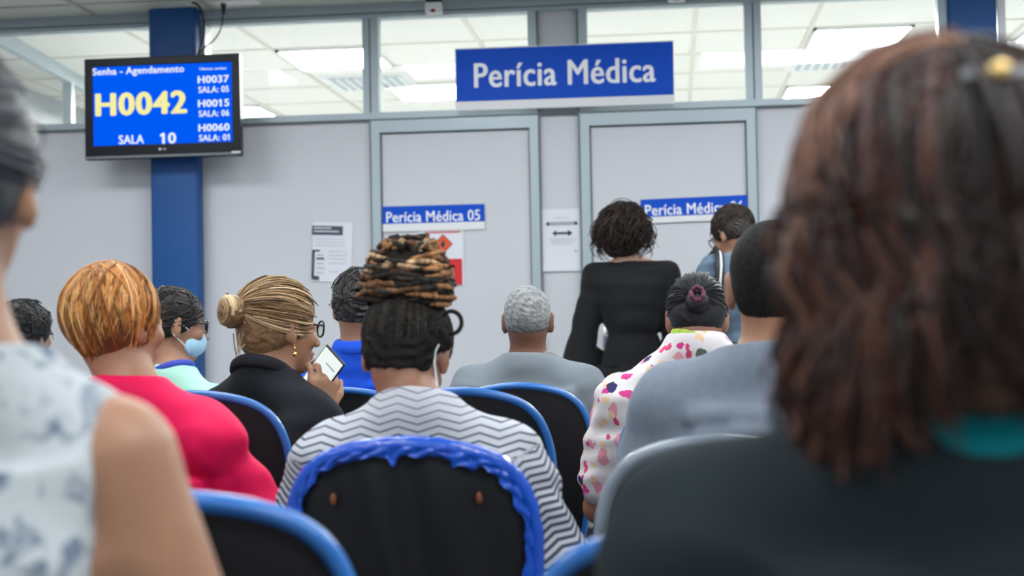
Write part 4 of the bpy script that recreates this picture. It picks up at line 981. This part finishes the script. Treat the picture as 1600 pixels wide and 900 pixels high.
def braidtube(paths, rad, cols, name, sides=8):
    N, K, _ = paths.shape; R_ = rad*(1+.22*np.abs(np.sin(np.linspace(0, 1, K)[None]*K*.9+rng.uniform(0, 3, (N, 1))))-.1)
    V, Fq, C = tubes((paths*p.hs)@p.T[0].T+p.T[1], R_, cols, sides); C = np.clip(C*np.repeat(rng.uniform(.35, 1.7, (N*K, 1)), sides, 0), 0, 1); return npmesh(name, V, Fq, M['hair_matte'], p.root, attrs={'col': C})
n = 44; a = ring(-2.1, 2.1, -.75, -.45)(n); az = np.linspace(-2.1, 2.1, n); el = -.75+.55*np.abs(az)/2; a = np.stack([np.sin(az)*np.cos(el), -np.cos(az)*np.cos(el), np.sin(el)], 1); b_ = np.tile([0, -.55, .8], (n, 1))+np.stack([np.sin(az)*.25, 0*az, 0*az], 1); b_ /= np.linalg.norm(b_, axis=1)[:, None]
t = np.linspace(0, 1, 44)[None, :, None]; om = np.arccos(np.clip((a*b_).sum(1), -1, 1))[:, None, None]; dd = (np.sin((1-t)*om)*a[:, None]+np.sin(t*om)*b_[:, None])/np.sin(om)
braidtube(np.array([0, -.016, .028])+dd*np.array([.086, .106, .094]), .0042, np.array(((.016, .014, .013), (.03, .026, .022), (.02, .017, .015)))[rng.integers(0, 3, n)], 'cornrows')
# bun axis points up and back in head space
ax = np.array([0, -.50, .87]); ax /= np.linalg.norm(ax); e1 = np.array([1, 0, 0]); e2 = np.cross(ax, e1); bc0 = np.array([0, -.068, .105])
pb = []; cb = []
for i in range(150):
    lv = rng.uniform(0, 1); R0 = .088*math.sqrt(1-(lv*.93)**2.2)*rng.uniform(.88, 1.06); a0 = rng.uniform(0, 6.28); span = rng.uniform(1.4, 4.2); t = np.linspace(0, 1, 50)
    an = a0+t*span*rng.choice([1, 1, -1]); hgt = -.012+.100*lv+.020*np.sin(an+rng.uniform(0, 6))*rng.uniform(.3, 1.2); wob = .005*np.sin(t*14+i)
    pb.append(bc0+np.outer(np.cos(an)*(R0+wob), e1)+np.outer(np.sin(an)*(R0+wob)*.86, e2)+np.outer(hgt, ax)); c = np.array(bc[rng.integers(0, len(bc))])*rng.uniform(.7, 1.3); cb.append(c)
for i in range(46):   # ends looping up at the top
    a0 = rng.uniform(0, 6.28); rr = rng.uniform(.0, .045); t = np.linspace(0, 1, 50); da = rng.uniform(-1.5, 1.5); r1 = rr+rng.uniform(-.015, .02)
    an = a0+da*t; rad = rr+(r1-rr)*t+.014*np.sin(t*PI); hgt = .074+.024*rng.uniform(.4, 1.15)*np.sin(t*PI*.85)+.006*np.sin(t*11+i)
    pb.append(bc0+np.outer(np.cos(an)*rad, e1)+np.outer(np.sin(an)*rad, e2)+np.outer(hgt, ax)); cb.append(np.array(bc[rng.integers(0, len(bc))])*rng.uniform(.7, 1.3))
braidtube(np.array(pb), .0046, np.array(cb), 'braided_bun')
v = Vol(p.T[1]-.24, p.T[1]+.26, .006); v.ell(tuple(bc0+ax*.036), (.074, .068, .056), .02, p.T); v.noise(.003, .02, 3); v.obj('bun_core', M['hair_matte'], p.root, solid_attr((.02, .015, .012)))
# loose looped braid on the right
a = np.linspace(-2.6, 2.6, 50); c0 = p.L(705, 504, .0); lp = np.stack([c0[0]+.0195*np.cos(a), c0[1]+0*a, c0[2]+.021*np.sin(a)], 1)
V, Fq, C = tubes(lp[None], np.full((1, 50), .0042), np.array([[.012, .011, .012]]), 8); npmesh('braid_loop', V, Fq, M['hair_matte'], p.root, attrs={'col': C})
e_ = np.array([p.L(x, y_) for x, y_ in ((690, 515), (697, 528), (701, 538), (699, 547))]); V, Fq, C = tubes(e_[None], np.array([[.007, .009, .009, .004]]), np.array([[.012, .011, .012]]), 8); npmesh('braid_end', V, Fq, M['hair_matte'], p.root, attrs={'col': C})
e_ = np.array([p.L(x, y_, .0) for x, y_ in ((686, 538), (681, 548), (679, 565), (681, 585), (684, 603))]); V, Fq, _ = tubes(e_[None], np.full((1, 5), .0018), sides=6); npmesh('mask_loop', V, Fq, M['white'], p.root)

# ---- 13 man in grey t-shirt, right
M['greytee'] = cloth('heather_grey_t_shirt', (.20, .235, .29), .9, var=(60, .06))
p = Person('man in heather grey t-shirt with cropped dark hair, partly behind the long brown hair', 1203, 2.82, -.04, 'tan', .0055, sw=.225, sh=.99, nb=1.025, head=(.012, .035, 1.150), hyaw=-.10, hs=1.06, hpitch=.02, nr=.060, arms=dict(r=1.2), wide=1.15)
p.top('t_shirt', M['greytee'], 'short', fold=.004, lam=.12, neck=.012, trap=.058, shoulder=.070, ridges=[([(-.15, .905), (-.08, .915), (0, .905), (.08, .91)], .014), ([(-.13, .865), (-.06, .873), (.02, .862)], .013), ([(-.17, .835), (-.09, .832), (0, .84), (.07, .83)], .014), ([(-.19, .79), (-.10, .80), (0, .785)], .013)])
p.cap_hair(.005, 'hair_matte', amp=.0008, lam=.01, nape=-.065, attrs=solid_attr((.013, .012, .0115), .3, .012))

# ---- 1 sleeveless woman, left foreground
def marbled():
    m = mat('marbled_fabric', (.6, .62, .65), .95); nt = m.node_tree; b = nt.nodes['Principled BSDF']; tc = nt.nodes.new('ShaderNodeTexCoord')
    n = nt.nodes.new('ShaderNodeTexNoise'); n.inputs['Scale'].default_value = 30; n.inputs['Detail'].default_value = 6; n.inputs['Distortion'].default_value = 1.2
    r = nt.nodes.new('ShaderNodeValToRGB'); r.color_ramp.elements[0].position = .36; r.color_ramp.elements[0].color = (.12, .16, .23, 1); r.color_ramp.elements[1].position = .52; r.color_ramp.elements[1].color = (.50, .54, .56, 1)
    nt.links.new(tc.outputs['Object'], n.inputs['Vector']); nt.links.new(n.outputs[0], r.inputs[0]); nt.links.new(r.outputs[0], b.inputs['Base Color']); return m
M['marbled'] = marbled()
p = Person('woman in a sleeveless white and grey marbled top close at the left', -62, 1.28, 0, 'tan', .005, sw=.215, sh=1.03, nb=1.06, head=(-.026, .02, 1.222), hyaw=.12, hs=1.0, nr=.050, knee=.17, arms=dict(r=1.2, SL=(-.142, 0, .968), SR=(.142, 0, .968), ER=(.240, .02, .70), EL=(-.240, .02, .70), WL=(-.11, .08, .66), WR=(.11, .08, .66)))
def vest(v, s):
    for q in (-1, 1): v.ell((q*.250, 0, .87), (.090, .14, .135), .01, sub=True); v.cut((q*.148, 0, .9), (q, 0, .0), .01)
p.top('sleeveless_top', M['marbled'], None, fold=.003, lam=.08, trap=.058, shoulder=.066, t=.012, neck=.014, seed=3, extra=vest)
p.cap_hair(.013, 'hair', (.025, .03, .038), nape=-.06, napet=.45, amp=.001, extra=lambda v, T: v.ell((0, -.14, .02), (.045, .04, .045), .012, T))
p.strands(ring(-PI, PI, -.4, 1.5), D_(0, -1, .05), 420, K=16, lift=.015, rad=.0014, pal=((.018, .021, .027), (.04, .047, .058), (.10, .115, .135)), ja=.05)

# ---- 2 long-haired woman, right foreground
M['coat'] = cloth('black_coat', (.016, .024, .029), .95); M['teal'] = cloth('teal_collar', (.0, .22, .26))
p = Person('woman with long reddish-brown hair and black coat close at the right', 1478, 1.05, .05, 'tan', .005, sw=.205, sh=.985, nb=1.005, head=(.004, .01, 1.120), hyaw=.0, hs=1.02, nr=.052)
p.top('black_coat', M['coat'], 'long', fold=.005, lam=.10, t=.022, neck=.012, trap=.06, shoulder=.065, hem=.45)
p.collar('collar', M['teal'], .008, .022, .008, lift=.006)
brn = ((.050, .014, .009), (.085, .028, .017), (.03, .010, .007), (.018, .008, .006), (.13, .055, .034), (.010, .006, .006))
p.cap_hair(.017, 'hair', nape=-.13, napet=.1, attrs=solid_attr((.035, .013, .009), .4, .05), face=.05, amp=.003, lam=.04)
def fall(pth, n, K):
    q = pth.copy(); k = 13; q[:, :k] = pth[:, np.round(np.linspace(0, K-1, k)).astype(int)]; t = np.linspace(0, 1, K-k)[None]; x0 = q[:, k-1:k]
    ln = rng.uniform(.105, .165, (n, 1)); side = x0[..., 0]; ln = np.where(side > -.030, ln*.74, np.where(side < -.055, ln*.95, ln*.85)); ph = rng.uniform(0, 6, (n, 1))
    q[:, k:, 0] = x0[..., 0]*(1+.04*t+.16*t*(1-t))+.008*np.sin(t*7+ph*.3+side*30)+.003*np.sin(t*14+ph)
    q[:, k:, 1] = x0[..., 1]-.008*np.sin(t*3)+.004*np.sin(t*9+ph); q[:, k:, 2] = x0[..., 2]-ln*t
    return q
def brt(n):
    az = rng.uniform(-1.75, 1.75, n); e = rng.uniform(-.12, .05, n); return np.stack([np.sin(az)*np.cos(e), -np.cos(az)*np.cos(e), np.sin(e)], 1)
def art(n): return np.stack([rng.normal(.02, .04, n), rng.uniform(-.8, .75, n), np.ones(n)], 1)
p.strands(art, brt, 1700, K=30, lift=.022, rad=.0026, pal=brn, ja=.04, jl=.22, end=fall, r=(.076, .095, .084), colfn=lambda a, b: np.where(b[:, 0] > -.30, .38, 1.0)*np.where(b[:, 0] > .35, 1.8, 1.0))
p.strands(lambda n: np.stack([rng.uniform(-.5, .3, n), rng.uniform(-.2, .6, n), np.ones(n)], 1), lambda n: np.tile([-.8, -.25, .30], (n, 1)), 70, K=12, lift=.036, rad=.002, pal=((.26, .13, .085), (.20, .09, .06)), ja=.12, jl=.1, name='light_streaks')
hc = p.L(1560, 112, -.105); r = empty('hair_clip', tuple(np.array(p.root.location)+rotm(.05)@hc), label='small shiny clip on top of the long brown hair', cat='hair clip')
b = MB(); b.sph((0, -.006, 0), (.007, .005, .006)); b.obj('bead', M['gold'], r, True); MB().box((-.022, .001, -.003), (.022, .004, .003), .001).obj('clasp', M['chrome'], r)
